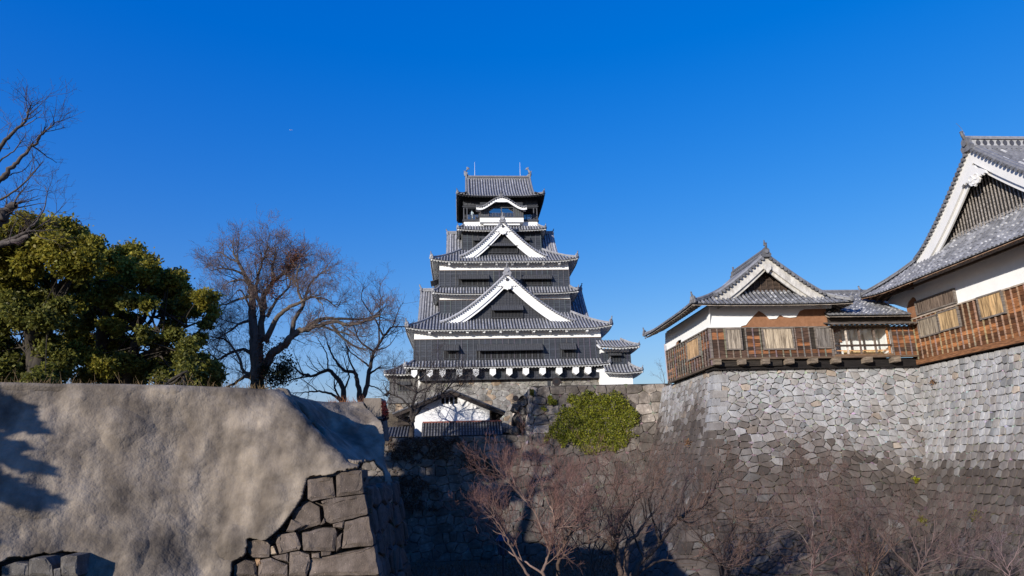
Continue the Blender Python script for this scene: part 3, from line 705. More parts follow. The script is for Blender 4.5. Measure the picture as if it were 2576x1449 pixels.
for x0, x1 in ((1.07, 2.83), (9.77, 11.28)):
    mb = MB(); mb.quad((x0, 100.9, 36.35), (x1, 100.9, 36.35), (x1, 100.9, 38.15), (x0, 100.9, 38.15)); mb.build('window_pane', ['darkglass'], K)
mb = MB()
for z in (36.52, 36.78, 36.98): mb.box(.55, 2.9, 99.38, 99.46, z-.035, z+.035, 0, (.09, .092, .1)); mb.box(9.7, 11.85, 99.38, 99.46, z-.035, z+.035, 0, (.09, .092, .1))
for x in (1.1, 1.7, 2.3, 10.2, 10.8): mb.box(x-.04, x+.04, 99.37, 99.47, 36.3, 37.0, 0, (.09, .092, .1))
mb.build('railing', ['black'], K)
# projecting bay under the curved gable
mb = MB(); g = (.075, .079, .09)
mb.box(2.9, 9.7, 98.45, 99.44, 36.283, 36.42, 0, D); mb.box(3.0, 9.6, 98.6, 99.44, 38.1, 38.8, 0, (.03, .032, .038))
for a, b in ((3.02, 4.3), (8.25, 9.58)): mb.box(a, b, 98.6, 99.44, 36.42, 38.1, 0, g); boards(mb, (a, 98.6), (b, 98.6), 36.45, 38.1, (0, -1), 1.7, .32, g)
for x in (4.36, 6.28, 8.2): mb.box(x-.07, x+.07, 98.62, 98.8, 36.42, 38.1, 0, g)
mb.box(4.3, 8.25, 98.64, 98.76, 37.92, 38.08, 0, g)
for z in (36.62, 36.85, 37.05): mb.box(4.4, 8.2, 98.66, 98.72, z-.03, z+.03, 0, (.1, .1, .11))
for x in (4.9, 5.4, 5.85, 6.75, 7.2, 7.7): mb.box(x-.03, x+.03, 98.68, 98.74, 36.42, 37.05, 0, (.09, .09, .1))
mb.build('bay_frame', ['black'], K)
for x0, x1 in ((4.43, 6.2), (6.36, 8.15)):
    mb = MB(); mb.quad((x0, 98.86, 36.45), (x1, 98.86, 36.45), (x1, 98.86, 37.92), (x0, 98.86, 37.92)); mb.build('window_pane', ['darkglass'], K)
# curved gable of the top floor
kf = lambda l: 37.55+1.62*math.cos(math.pi*min(1, abs(l)/3.5)/2)**2*(1 if abs(l) < 3.5 else 0)+.14*max(0, abs(l)-3.0)
LS = np.linspace(-3.85, 3.85, 41); mb = MB(); bb = MB(); x0 = 6.26
for i in range(40):
    a, b = LS[i], LS[i+1]
    mb.quad((x0+a, 97.5, kf(a)), (x0+b, 97.5, kf(b)), (x0+b, 99.6, kf(b)), (x0+a, 99.6, kf(a)), 0, tcol(.1))
    th = lambda l: .34+.3*math.exp(-(l/1.1)**2)-.12*math.exp(-((abs(l)-.95)/.35)**2)
    bb.prism([(x0+a, 97.55, kf(a)-.1), (x0+b, 97.55, kf(b)-.1), (x0+b, 97.55, kf(b)-.1-th(b)), (x0+a, 97.55, kf(a)-.1-th(a))], (0, .2, 0))
    bb.quad((x0+a, 97.75, kf(a)-.12), (x0+b, 97.75, kf(b)-.12), (x0+b, 99.45, kf(b)-.12), (x0+a, 99.45, kf(a)-.12), 0, (.9, .9, .9))
l = -3.8
while l < 3.85:
    mb.tube([(x0+l, 97.36, kf(l)+.03), (x0+l, 98.4, kf(l)+.05), (x0+l, 99.5, kf(l)+.05)], .12, 7, 0, tcol(.17)); l += .36
mb.tube([(x0+a, 97.75, kf(a)+.16) for a in LS], .12, 6, 0, tcol(.18))
kr = mb.build('curved_gable_roof', ['tile'], K); end_tile(kr, (x0, 97.6, kf(0)+.15), (0, -1, 0), .8, .16)
bb.build('curved_bargeboard', ['plaster'], K)
# top roof: hipped skirt and gabled upper part in one sweep
zt = lambda s, r: 39.45+(45.0-39.45)*(.62*(r/6.3)+.38*(r/6.3)**2)
mb = MB()
sw = lambda L: (lambda s, r: zt(s, r)+.4*math.exp(-(max(0, min(s, L-s))/1.6)**1.4)*max(0, 1-r/1.4))
for O, ex, ei in (((-.5, 97.7, 0), (1, 0, 0), (0, 1, 0)), ((12.9, 110.3, 0), (-1, 0, 0), (0, -1, 0))):
    roof_side(mb, O, ex, ei, 13.4, lambda s: 6.3 if 1.45 < s < 11.95 else min(s, 13.4-s, 1.45), sw(13.4), .42, .13, .42, .31)
for O, ex, ei in (((-.5, 110.3, 0), (0, -1, 0), (1, 0, 0)), ((12.9, 97.7, 0), (0, 1, 0), (-1, 0, 0))):
    roof_side(mb, O, ex, ei, 12.6, lambda s: min(s, 12.6-s, 1.7), sw(12.6), .42, .13, .42, .31)
for xx in (.95, 11.45):   # verge courses
    for k in (0, .35):
        mb.tube([(xx+(k if xx < 6 else -k), 97.7+r, zt(0, r)+.22) for r in np.linspace(1.3, 6.3, 9)], .15, 6, 0, tcol(.2)); mb.tube([(xx+(k if xx < 6 else -k), 110.3-r, zt(0, r)+.22) for r in np.linspace(1.3, 6.3, 9)], .15, 6, 0, tcol(.2))
ro = mb.build('roof', ['tile'], K)
for (cx, cy, sx, sy) in ((-.5, 97.7, 1, 1), (12.9, 97.7, -1, 1), (-.5, 110.3, 1, -1), (12.9, 110.3, -1, -1)):
    mb = MB(); hip(mb, [(cx+sx*r, cy+sy*r, sw(13.4)(r, r)+.05) for r in (0, .35, .7, 1.05, 1.45)], .15, .22, .25); mb.build('hip_ridge', ['tile'], ro)
    end_tile(ro, (cx, cy, sw(13.4)(0, 0)+.15), (-sx, -sy, 0), .6, .16)
mb = MB(); mb.box(1.05, 11.3, 103.8, 104.2, 44.7, 45.35, 0, (.16, .16, .17))
for i in range(4): mb.box(1.0, 11.35, 103.72-.02*i, 104.28+.02*i, 44.72+i*.16, 44.77+i*.16, 0, (.24, .24, .25))
for i in range(34): mb.tube([(1.2+i*.3, 103.68, 45.0), (1.2+i*.3, 104.3, 45.0)], .09, 6, 0, (.3, .3, .3))
mb.tube([(.95, 104, 45.42), (11.4, 104, 45.42)], .17, 8, 0, (.2, .2, .21))
for x in (.95, 11.4): mb.box(x-.12, x+.12, 103.6, 104.4, 44.0, 45.65, 0, (.22, .22, .23))
mb.build('main_ridge', ['tile'], ro)
mb = MB()
for xx, o in ((1.2, 1), (11.15, -1)):
    zz = lambda y: 39.45+(45-39.45)*(.62*((6.3-abs(y-104))/6.3)+.38*((6.3-abs(y-104))/6.3)**2)
    ys = np.linspace(99.6, 108.4, 13)
    for a, b in zip(ys, ys[1:]): mb.quad((xx, a, 40.3), (xx, b, 40.3), (xx, b, zz(b)-.1), (xx, a, zz(a)-.1), 0, (.05, .05, .06))
mb.build('gable_wall', ['black'], K)
eb = MB()
for O, ex, ei, L in (((-.5, 97.7, 0), (1, 0, 0), (0, 1, 0), 13.4), ((12.9, 110.3, 0), (-1, 0, 0), (0, -1, 0), 13.4), ((-.5, 110.3, 0), (0, -1, 0), (1, 0, 0), 12.6), ((12.9, 97.7, 0), (0, 1, 0), (-1, 0, 0), 12.6)):
    rafters(eb, O, ex, ei, L, sw(L), 1.45, .42, .08, .14, col=(.04, .042, .05), scol=(.03, .03, .036))
eb.build('eaves', ['black'], K)
# roof fish at the ridge ends
for x, sg in ((1.05, 1), (11.3, -1)):
    mb = MB(); pts = [(x-.1*sg, 104, 45.5), (x-.17*sg, 104, 45.85), (x-.15*sg, 104, 46.2), (x-.02*sg, 104, 46.5), (x+.16*sg, 104, 46.75)]
    mb.tube(pts, [.27, .26, .2, .14, .08], 9, 0, (.2, .2, .21))
    mb.tube([(x+.1*sg, 104, 45.6), (x+.38*sg, 104, 45.52)], [.24, .1], 8, 0, (.2, .2, .21))
    for k in range(5):
        a = .2+k*.42; d = V3(sg*math.sin(a-.5), 0, math.cos(a-.5)); p = V3(x+.14*sg, 104, 46.7)
        mb.tube([p, p+d*.24, p+d*.42+V3(0, .05*(k-2), 0)], [.07, .1, .02], 5, 0, (.24, .24, .25))
    for z in (45.8, 46.05, 46.3): mb.prism([(x-.3*sg, 104, z-.1), (x-.52*sg, 104, z+.12), (x-.22*sg, 104, z+.12)], (0, .05, 0), 0, (.22, .22, .22))
    for s in (-1, 1): mb.prism([(x, 104+s*.2, 45.75), (x+.2*sg, 104+s*.42, 45.95), (x-.1*sg, 104+s*.22, 46.05)], (.05, 0, 0), 0, (.22, .22, .22))
    mb.build('ridge_fish', ['tile'], ro, smooth=False)
for x, y0 in ((2.38, 28), (9.86, 30)):
    mb = MB(); mb.tube([(x, 104, 45.4), (x, 104, 46.4)], .045, 6, 0, (.55, .55, .56)); mb.tube([(x, 104, 46.4), (x, 104, 48.0)], [.035, .02], 6, 0, (.6, .6, .62)); mb.lathe((x, 104, 45.5), [(.09, 0), (.05, .12)], 8, 0, (.5, .5, .5))
    mb.build('lightning_rod', ['iron'], ro)

# ------------------------------------------------------------------ wings of the keep
T = thing('side_turret', 'small two-roofed turret with white plastered base against the right side of the keep', 'turret', (20.7, 90.5, 9.5))
mb = MB(); mb.box(18.6, 22.9, 90.5, 99, 9.55, 11.4); mb.box(18.9, 22.7, 90.72, 99, 14.0, 14.5); mb.build('plaster_wall', ['plaster'], T)
mb = MB(); mb.box(19.2, 23.0, 90.4, 99, 9.4, 9.547, 0, (.05, .05, .055)); mb.build('sill_beam', ['black'], T)
skirt(T, 18.9, 24.05, 89.3, 100.4, 19.0, 22.5, 90.75, 99, 11.0, 12.35, 1.2, 'FR', sw=.25, ends=.5)
mb = MB(); boards(mb, (18.9, 90.75), (22.8, 90.75), 12.2, 14.0, (0, -1), .32, .4, BLK); boards(mb, (22.8, 90.75), (22.8, 99), 12.2, 14.0, (1, 0), .32, .4, BLK); mb.box(18.9, 22.78, 90.78, 99, 12, 14, 0, BLK); mb.build('board_wall', ['black'], T)
wedge_window(T, (19.9, 90.75), (21.5, 90.75), (0, -1), 13.95, 13.45, 12.75, .6)
skirt(T, 18.4, 23.8, 89.2, 100.6, 18.4, 22.0, 92.2, 98, 14.4, 15.9, 1.5, 'FR', sw=.2, ends=.4)

T = thing('small_keep', 'grey boarded lesser keep with flared foot peeking out left of the main keep', 'turret', (-8, 95.5, 2.4))
mb = MB(); gy = (.10, .095, .09)
boards(mb, (-9.7, 94), (-5.5, 94), 9.2, 12.0, (0, -1), .3, .4, gy); boards(mb, (-9.7, 106), (-9.7, 94), 9.2, 12.0, (-1, 0), .3, .4, gy)
mb.box(-9.68, -5.5, 94.03, 106, 8, 12, 0, (.06, .058, .055))
mb.prism([(-9.7, 94, 9.2), (-10.2, 93.6, 8.0), (-5.5, 93.6, 8.0), (-5.5, 94, 9.2)], (0, .5, 0), 0, gy)
mb.build('board_wall', ['black'], T)
mb = MB(); mb.box(-5.9, -5.35, 93.2, 94.3, 6.2, 12.2); mb.build('plaster_pier', ['plaster'], T)
wedge_window(T, (-8.6, 94), (-7.0, 94), (0, -1), 10.9, 10.4, 9.7, .3)
wedge_window(T, (-9.7, 97.5), (-9.7, 95), (-1, 0), 9.9, 9.3, 8.9, .7)
skirt(T, -10.4, -5.6, 92.9, 107, -7.6, -5.6, 95.8, 104, 11.8, 13.6, 1.1, 'FL', sw=.15, ends=.45)
mb = MB(); stones(mb, lambda u, v, d: V3(-9.9+u-.1*v, 93.9-.25*v-d, 8.1-v), 5.2, 6.2, .7, .9, base_col, 61, jit=.3, gap=.05, back=-.2)
stones(mb, lambda u, v, d: V3(-9.9-.25*v-d, 93.9+u-.25*v, 8.1-v), 10, 6.2, .7, .9, base_col, 62, jit=.3, gap=.05, back=-.2); mb.build('stone_footing', ['stone_far'], T)

# ------------------------------------------------------------------ white gabled house below the keep
Hs = thing('white_house', 'white gabled storehouse with four small vents and a tiled lean-to roof, behind a bare tree', 'house', (-1.2, 74.5, 2.36))
mb = MB(); yw = 74.5
mb.prism([(-5.1, yw, 2.3), (3.1, yw, 2.3), (3.1, yw, 5.5), (-1.2, yw, 7.2), (-5.1, yw, 5.6)], (0, 8, 0), 0, (.97, .97, 1)); mb.build('plaster_wall', ['plaster'], Hs)
mb = MB()
for sg, xe, ze in ((-1, -7.3, 5.12), (1, 4.6, 5.05)):
    n = 22; L = 8.9
    for i in range(n):
        ya = 73.5+L*i/n
        for j in range(3):
            a, b = j/3, (j+1)/3; f = lambda t, y: (-1.2+(xe+1.2)*t, y, 7.55+(ze-7.55)*t)
            mb.quad(f(a, ya), f(a, ya+L/n), f(b, ya+L/n), f(b, ya), 0, tcol(.07))
        K_ = 12; cl = [tcol(.12) for _ in range(K_)]
        mb.tube([V3(*f(j/K_, ya+.2))+UP*.03 for j in range(K_+1)], .1, 5, 0, tcol(.1), half=True, up=UP, colf=lambda q: cl[q])
    mb.tube([V3(*f(t, 73.5))+UP*.05 for t in (0, .5, 1)], .12, 6, 0, tcol(.11))
hip(mb, [(-1.2, 73.45, 7.5), (-1.2, 82, 7.5)], .16, .2, .12); mb.build('roof', ['tile'], Hs)
mb = MB()
for xe, ze in ((-7.2, 5.12), (4.5, 5.05)):
    d = V3(xe+1.2, 0, ze-7.5); mb.obox(V3(-1.2, 73.55, 7.36)+d/2, d/2, (0, .05, 0), (0, 0, .12), 0, (.05, .04, .035))
    mb.obox(V3(-1.2, 74.4, 7.2)+d/2*.98, d/2*.95, (0, .9, 0), (0, 0, .03), 0, (.06, .05, .045))
mb.box(2.95, 3.15, 74.4, 74.55, 2.4, 5.4, 0, (.06, .045, .035)); mb.box(3.1, 4.2, 74.5, 74.6, 3.55, 3.65, 0, (.09, .07, .06)); mb.box(-6.8, -5.1, 74.5, 74.62, 4.1, 4.3, 0, (.05, .04, .035))
mb.box(3.1, 4.1, 75.0, 82, 2.4, 5.2, 0, (.025, .02, .02)); mb.box(-6.9, -5.1, 75.2, 82, 2.4, 5.0, 0, (.03, .025, .022)); mb.build('timber_frame', ['wood'], Hs)
for zx in (490, 521, 551, 583):
    p = zat(6, zx, 184, yw); mb = MB(); mb.box(p[0]-.16, p[0]+.16, yw-.03, yw+.02, p[2]-.36, p[2]+.36); mb.build('vent_opening', ['dark'], Hs)
mb = MB(); zl = lambda s, r: 2.85+1.4*r/1.5
roof_side(mb, (-4.25, 72.95, 0), (1, 0, 0), (0, 1, 0), 8.5, lambda s: 1.5, zl, .3, .085, .28, .13); mb.box(-4.2, 4.2, 74.3, 74.5, 4.2, 4.36, 0, (.22, .07, .05))
lr = mb.build('lean_to_roof', ['tile'], Hs)
mb = MB(); mb.box(-4.1, 4.1, 73.2, 74.4, 2.4, 2.84, 0, (.05, .04, .035)); mb.build('lean_to_wall', ['wood'], Hs)
mb = MB(); roof_side(mb, (-9.5, 71.4, 0), (1, 0, 0), (0, 1, 0), 4.3, lambda s: 2.6, lambda s, r: 2.75+.42*r, .3, .085, .28, .12)
roof_side(mb, (3.4, 73.8, 0), (1, 0, 0), (0, 1, 0), 2.6, lambda s: 1.6, lambda s, r: 3.0+.3*r, .3, .085, .28, .12); mb.box(-9.3, -5.3, 71.8, 74, 2.3, 2.74, 0, (.03, .03, .03)); mb.box(3.5, 5.8, 74, 75.2, 2.3, 3.0, 0, (.03, .03, .03)); mb.build('side_roof', ['tile'], Hs)

# ------------------------------------------------------------------ brown wooden turret
R.seed(5)
WT = thing('wooden_turret', 'small brown timber turret with patched white plaster and grey tiled gable roof', 'turret', (24.5, 52, 6.75))
FY = 51.5; BR = (.060, .036, .026); HOT = (.19, .083, .038); BT = (.17, .15, .135)
def wp(x, y, z=3, Y=FY): return zat(z, x, y, Y)
W3 = [('l', 20.72, 21.78, 8.08, 9.58), ('m', 23.68, 26.0, 8.05, 9.6), ('r', 28.0, 29.1, 8.1, 9.62)]
mb = MB(); sk = [(a-19.4-.05, b-19.4+.05, z0-.05, z1+.1) for _, a, b, z0, z1 in W3]
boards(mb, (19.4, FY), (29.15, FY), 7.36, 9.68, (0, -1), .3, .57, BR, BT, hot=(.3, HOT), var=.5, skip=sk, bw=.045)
mb.box(19.45, 29.1, FY+.02, FY+8, 7.3, 9.7, 0, (.03, .025, .02)); mb.build('board_wall', ['wood'], WT)
mb = MB(); sk2 = [(62.95-56.75, 62.95-53.75, 7.95, 9.5)]
boards(mb, (19.38, 62.95), (19.38, FY), 6.8, 9.68, (-1, 0), .3, .62, BR, BT, hot=(.34, HOT), var=.5, skip=sk2, bw=.045)
mb.box(19.4, 25, FY+.05, 62.95, 6.72, 9.7, 0, (.03, .025, .02)); mb.build('board_wall', ['wood'], WT)
mb = MB()
mb.box(19.2, 29.2, FY-.1, FY+.05, 9.68, 9.77, 0, BT); mb.box(19.2, 36.3, FY-.14, FY+.2, 7.22, 7.36, 0, (.12, .085, .06)); mb.box(19.3, 19.5, FY-.1, FY+.1, 7.3, 9.7, 0, BT); mb.box(29.1, 29.28, FY-.1, FY+.1, 7.3, 9.75, 0, BT)
mb.box(19.26, 19.36, FY, 62.95, 9.68, 9.78, 0, BT); mb.box(19.24, 19.36, FY, 63, 6.7, 6.85, 0, (.1, .075, .055)); mb.box(19.45, 36.45, 51.75, 53.4, 6.5, 7.2, 0, (.012, .01, .01)); mb.build('timber_frame', ['wood'], WT)
for zx in (778, 990, 1192, 1400, 1602, 1800, 2070, 2310):
    p = wp(zx, 1160); x = p[0]; mb = MB()
    mb.prism([(x-.27, 51.0, 7.2), (x-.27, 51.05, 6.82), (x-.27, 52.4, 6.75), (x-.27, 52.4, 7.2)], (.54, 0, 0), 0, (.2, .165, .13)); mb.build('beam_bracket', ['wood'], WT)
def plank_window(parent, a, b, n, z0, z1, col, np_=5, proud=.09):
    a, b, n = V3(*a, 0), V3(*b, 0), V3(*n, 0); t = (b-a); L = np.linalg.norm(t); t /= L
    mb = MB()
    for z in (z0-.06, z1+.05): mb.obox((a+b)/2+n*.09+UP*z, t*(L/2+.12), n*.08, UP*.055, 0, BT)
    for p in (a-t*.07, b+t*.07): mb.obox(p+n*.09+UP*(z0+z1)/2, t*.055, n*.08, UP*((z1-z0)/2), 0, BT)
    w = mb.build('window', ['wood'], parent); mb = MB(); s = 0; sp = L/np_
    for i in range(np_):
        g = R.uniform(.8, 1.15); mb.obox(a+t*(i+.5)*sp+n*(proud+R.uniform(-.012, .012))+UP*(z0+z1)/2, t*(sp/2-.008), n*.025, UP*((z1-z0)/2), 0, tuple(g*c for c in col))
    mb.build('plank_shutter', ['vwood'], w); return w
for (nm, a, b, z0, z1), c, k in zip(W3, ((.33, .28, .225), (.42, .345, .255), (.19, .17, .155)), (5, 10, 5)): plank_window(WT, (a, FY), (b, FY), (0, -1), z0, z1, c, k)
plank_window(WT, (19.38, 56.7), (19.38, 53.8), (-1, 0), 8.0, 9.45, (.50, .33, .18), 6)
# clay wall with the surviving white plaster over it
mb = MB(); mb.box(19.46, 29.15, FY+.06, FY+8, 9.77, 11.6, 0, (1, 1, 1)); mb.box(19.46, 25, FY+.07, 62.8, 9.78, 11.6, 0); mb.build('clay_wall', ['clay'], WT)
mb = MB()
for P_ in ([(722, 680), (1150, 680), (1150, 735), (1120, 765), (1095, 790), (1060, 830), (1040, 858), (1000, 868), (985, 888), (722, 890)],
           [(1151, 680), (1545, 680), (1545, 720), (1500, 740), (1470, 790), (1420, 796), (1365, 790), (1330, 770), (1300, 805), (1240, 808), (1220, 785), (1185, 755), (1151, 736)], [(1546, 680), (1772, 680), (1772, 716), (1546, 722)]):
    mb.prism([tuple(wp(x, y)*V3(1, 0, 1)+V3(0, FY-.01, 0)) for x, y in P_], (0, .1, 0))
def lp(x, y): d = zat(3, x, y, 1.0); return d*(19.4/d[0])
for P_ in ([(721, 690), (345, 930), (345, 1092), (430, 1046), (440, 1010), (460, 990), (482, 985), (480, 1022), (628, 942), (634, 912), (642, 936), (721, 890)],):
    mb.prism([tuple(lp(x, y)) for x, y in P_], (.1, 0, 0))
mb.build('plaster_wall', ['plaster'], WT)
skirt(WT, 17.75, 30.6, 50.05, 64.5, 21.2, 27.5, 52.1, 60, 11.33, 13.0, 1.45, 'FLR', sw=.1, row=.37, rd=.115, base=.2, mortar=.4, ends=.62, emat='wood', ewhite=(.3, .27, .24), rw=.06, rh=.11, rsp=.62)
gable(WT, (24.35, 50.85, 15.45), (0, -1, 0), 4.45, 3.25, 6.6, row=.37, rd=.115, base=.17, bw=.62, bmat='old_plaster', rec=.95, pw=1.15, geg=GEG2, gs=.75, oni=.8, mortar=.12, wcol=(.055, .04, .032), wmat='wood', bars=.52, hexa=False, verge=.22)
mb = MB(); mb.tube([(24.35, 50.75, 16.3), (24.35, 50.75, 16.75)], [.1, .04], 7, 0, (.1, .1, .1)); mb.build('finial', ['tile'], WT)
end_tile(WT, (24.35, 57.3, 15.45), (0, 1, 0), .8, .15)
mb = MB(); mb.tube([(19.25, 62.9, 6.9), (19.2, 62.9, 10.4)], .05, 6, 0, (.3, .25, .3)); mb.build('downpipe', ['iron'], WT)

# link with glazed veranda between turret and hall
LK = thing('veranda_link', 'low tiled link with glazed wooden veranda joining the small turret to the large hall', 'building', (32.5, 52, 6.75))
mb = MB(); zl = lambda s, r: 10.55+3.0*(r/5.2)*(.8+.2*r/5.2)
roof_side(mb, (28.9, 50.95, 0), (1, 0, 0), (0, 1, 0), 6.9, lambda s: 5.2, zl, .37, .115, .33, .2, mortar=.4)
hip(mb, [(28.5, 56.15, 13.5), (36.5, 56.15, 13.5)], .16, .3, .18)
mb.build('roof', ['tile'], LK)
mb = MB(); rafters(mb, (29.0, 50.95, 0), (1, 0, 0), (0, 1, 0), 6.7, zl, .8, .6, .05, .09, col=(.28, .25, .22)); mb.build('eaves', ['wood'], LK)
mb = MB(); mb.obox((32.35, 51.0, 9.93), (3.6, 0, 0), (0, .5, .12), (0, -.01, .035), 0, (.11, .1, .095)); mb.box(28.8, 35.9, 50.52, 50.6, 9.75, 9.85, 0, (.2, .17, .15))
for i in range(17): mb.box(29+.42*i, 29.05+.42*i, 50.6, 51.5, 9.68, 9.77, 0, (.2, .17, .14))
mb.build('lean_to_roof', ['wood'], LK)
mb = MB(); mb.box(29.2, 36.2, 51.6, 51.9, 9.95, 10.8, 0, (.05, .042, .036)); mb.box(28.95, 36.2, FY, 51.75, 9.55, 9.72, 0, (.1, .075, .055)); mb.box(29.3, 34.2, FY-.05, 51.7, 7.36, 7.52, 0, (.16, .1, .06)); mb.build('timber_frame', ['wood'], LK)
mb = MB()
for zx, c in ((1793, (.2, .17, .15)), (1905, (.5, .45, .4)), (2018, (.16, .12, .1)), (2148, (.16, .13, .11)), (2262, (.42, .2, .08)), (2290, (.2, .17, .15))):
    x = wp(zx, 1000)[0]; mb.box(x-.055, x+.055, FY-.05, FY+.08, 7.5, 9.6, 0, c)
x0, x1 = wp(1793, 1000)[0], wp(2280, 1000)[0]
mb.box(x0, x1, FY-.07, FY+.05, 8.12, 8.27, 0, (.05, .035, .028)); mb.box(x0, x1, FY+.1, FY+.16, 7.78, 7.85, 0, (.55, .3, .13))
mb.build('window_frame', ['wood'], LK)
xs = [wp(z_, 1000)[0] for z_ in (1793, 1905, 2018, 2148, 2262)]
for a, b in zip(xs, xs[1:]):
    mb = MB(); mb.quad((a+.06, FY+.3, 7.52), (b-.06, FY+.3, 7.52), (b-.06, FY+.3, 9.55), (a+.06, FY+.3, 9.55)); mb.build('window_pane', ['glass'], LK)
mb = MB(); mb.box(29.3, 34.3, 53.0, 53.2, 7.4, 9.9, 0, (1, 1, 1)); mb.box(34.1, 34.3, 51.7, 53, 7.4, 9.9, 0); 
for x in (30.6, 31.6, 32.7, 33.6): mb.box(x, x+.14, 52.95, 52.999, 7.4, 9.9, 0, (.5, .45, .42))
mb.build('inner_wall', ['plaster'], LK)
mb = MB(); mb.box(29.35, 30.9, 52.9, 52.94, 8.7, 9.85, 0, (1, .9, .8)); mb.build('inner_clay_patch', ['clay'], LK)
mb = MB(); mb.box(29.3, 34.1, 51.7, 52.99, 7.3, 7.42, 0, (.6, .42, .22))
for i in range(22): mb.box(30.8+.15*i, 30.93+.15*i, 52.7, 52.75, 7.42, 8.0, 0, (.72, .55, .3))
mb.box(29.3, 34.1, 51.7, 53, 9.85, 9.9, 0, (.1, .07, .05)); mb.build('veranda_floor', ['wood'], LK)
mb = MB(); boards(mb, (34.2, FY), (36.2, FY), 7.36, 9.6, (0, -1), .3, .48, BR, BT, hot=(.35, HOT), var=.5, bw=.04); mb.box(34.25, 36.2, FY+.02, FY+.3, 7.3, 9.6, 0, (.03, .025, .02)); mb.build('board_wall', ['wood'], LK)

# ------------------------------------------------------------------ large hall at the right edge
HL = thing('large_hall', 'large timber hall with big white gable and sunlit orange brown boards at the right edge', 'hall', (36.4, 41.7, 6.7))
WX = 36.2; OR = (.115, .050, .022); HOT2 = (.27, .115, .045)
mb = MB(); yE = 30.5
hsk = [(52.0-50.7, 52-46.2, 8.6, 10.0), (52-44.15, 52-42.0, 8.7, 10.2)]
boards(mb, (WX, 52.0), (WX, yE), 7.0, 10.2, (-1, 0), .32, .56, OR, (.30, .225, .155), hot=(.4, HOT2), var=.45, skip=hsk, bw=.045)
mb.box(WX+.02, WX+12, yE, 51.98, 6.6, 10.2, 0, (.05, .03, .02)); mb.build('board_wall', ['wood'], HL)
mb = MB(); mb.box(WX-.1, WX+.2, yE, 52.1, 6.62, 6.98, 0, (.22, .105, .05)); mb.box(WX-.12, WX+.05, yE, 52.05, 10.2, 10.3, 0, (.4, .34, .28)); mb.box(WX-.06, WX+.1, 51.85, 52.05, 6.98, 10.2, 0, (.09, .06, .045))
mb.build('timber_frame', ['wood'], HL)
plank_window(HL, (WX, 50.65), (WX, 48.5), (-1, 0), 8.68, 9.95, (.3, .25, .19), 6); plank_window(HL, (WX, 48.3), (WX, 46.3), (-1, 0), 8.72, 10.02, (.48, .33, .175), 5)
plank_window(HL, (WX, 44.1), (WX, 42.05), (-1, 0), 8.8, 10.2, (.5, .33, .165), 6)
plank_window(HL, (WX, 39.0), (WX, 36.5), (-1, 0), 8.8, 10.2, (.48, .32, .16), 6)
mb = MB(); mb.box(WX+.06, WX+12, yE, 52.0, 10.31, 13.5); mb.build('clay_wall', ['clay'], HL)
mb = MB()
def hp_(x, y): d = zat(4, x, y, 1.0); return d*(36.21/d[0])
mb.box(WX, WX+.055, yE, 50.6, 10.31, 13.5); mb.prism([tuple(hp_(x, y)) for x, y in ((760, 905), (560, 940), (560, 985), (640, 990), (705, 1010), (715, 975), (738, 948), (752, 955), (762, 975))], (.05, 0, 0)); mb.build('plaster_wall', ['plaster'], HL)
plank_window(HL, (WX, 50.55), (WX, 46.3), (-1, 0), 10.5, 11.4, (.16, .12, .095), 14)
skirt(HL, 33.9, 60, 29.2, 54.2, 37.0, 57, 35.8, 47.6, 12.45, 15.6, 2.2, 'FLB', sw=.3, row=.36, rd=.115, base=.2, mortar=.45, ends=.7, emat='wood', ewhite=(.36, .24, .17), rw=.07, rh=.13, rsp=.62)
mb = MB(); mb.box(WX-1.0, WX-.85, yE, 53, 12.38, 12.55, 0, (.1, .075, .06)); mb.build('eave_beam', ['wood'], HL)
gable(HL, (35.75, 41.7, 20.5), (-1, 0, 0), 7.45, 5.95, 18, row=.36, rd=.115, base=.17, bw=.78, bmat='plaster', g0=-2.0, white=(.84, .82, .8), rec=1.1, pw=1.22, gs=1.15, oni=1.05, mortar=.2, wcol=(.03, .028, .026), wmat='black', bars=5, hexa=False, verge=.25, rdg=False)
mb = MB()    # lattice in the gable
y = 35.2
while y < 48.2:
    q = abs(y-41.7)/7.45; zt_ = 20.5-5.95*gprof(q, 1.22)-1.0
    if zt_ > 14.8: mb.box(36.5, 36.56, y-.035, y+.035, 14.4, zt_, 0, (.3, .28, .26))
    y += .3
z = 14.6
while z < 19: 
    hw = 7.45*(1-(1-(20.5-z)/5.95)**(1/1.22))-1.0 if z > 14.7 else 6.3
    if hw > .1: mb.box(36.52, 36.55, 41.7-hw, 41.7+hw, z-.02, z+.02, 0, (.05, .045, .04))
    z += .3
mb.build('gable_lattice', ['wood'], HL)
mb = MB()    # openwork main ridge
mb.box(35.6, 60, 41.45, 41.95, 20.4, 20.62, 0, (.2, .2, .21)); mb.box(35.6, 60, 41.52, 41.88, 20.62, 21.1, 0, (.42, .42, .42)); mb.box(35.6, 60, 41.42, 41.98, 21.1, 21.2, 0, (.24, .24, .25)); mb.tube([(35.5, 41.7, 21.28), (60, 41.7, 21.28)], .17, 8, 0, (.26, .26, .27))
for i in range(40):
    for s in (-1, 1): mb.prism([(36.3+i*.5+.17*math.cos(t*.628), 41.7+s*.19, 20.86+.2*math.sin(t*.628)) for t in range(10)], (0, s*.02, 0), 0, (.07, .07, .08))
mb.build('main_ridge', ['tile'], HL)
mb = MB(); mb.tube([(35.6, 41.7, 21.6), (35.45, 41.75, 22.1), (35.2, 41.8, 22.5)], [.02, .015, .01], 4, 0, (.1, .1, .1)); mb.build('finial', ['iron'], HL)
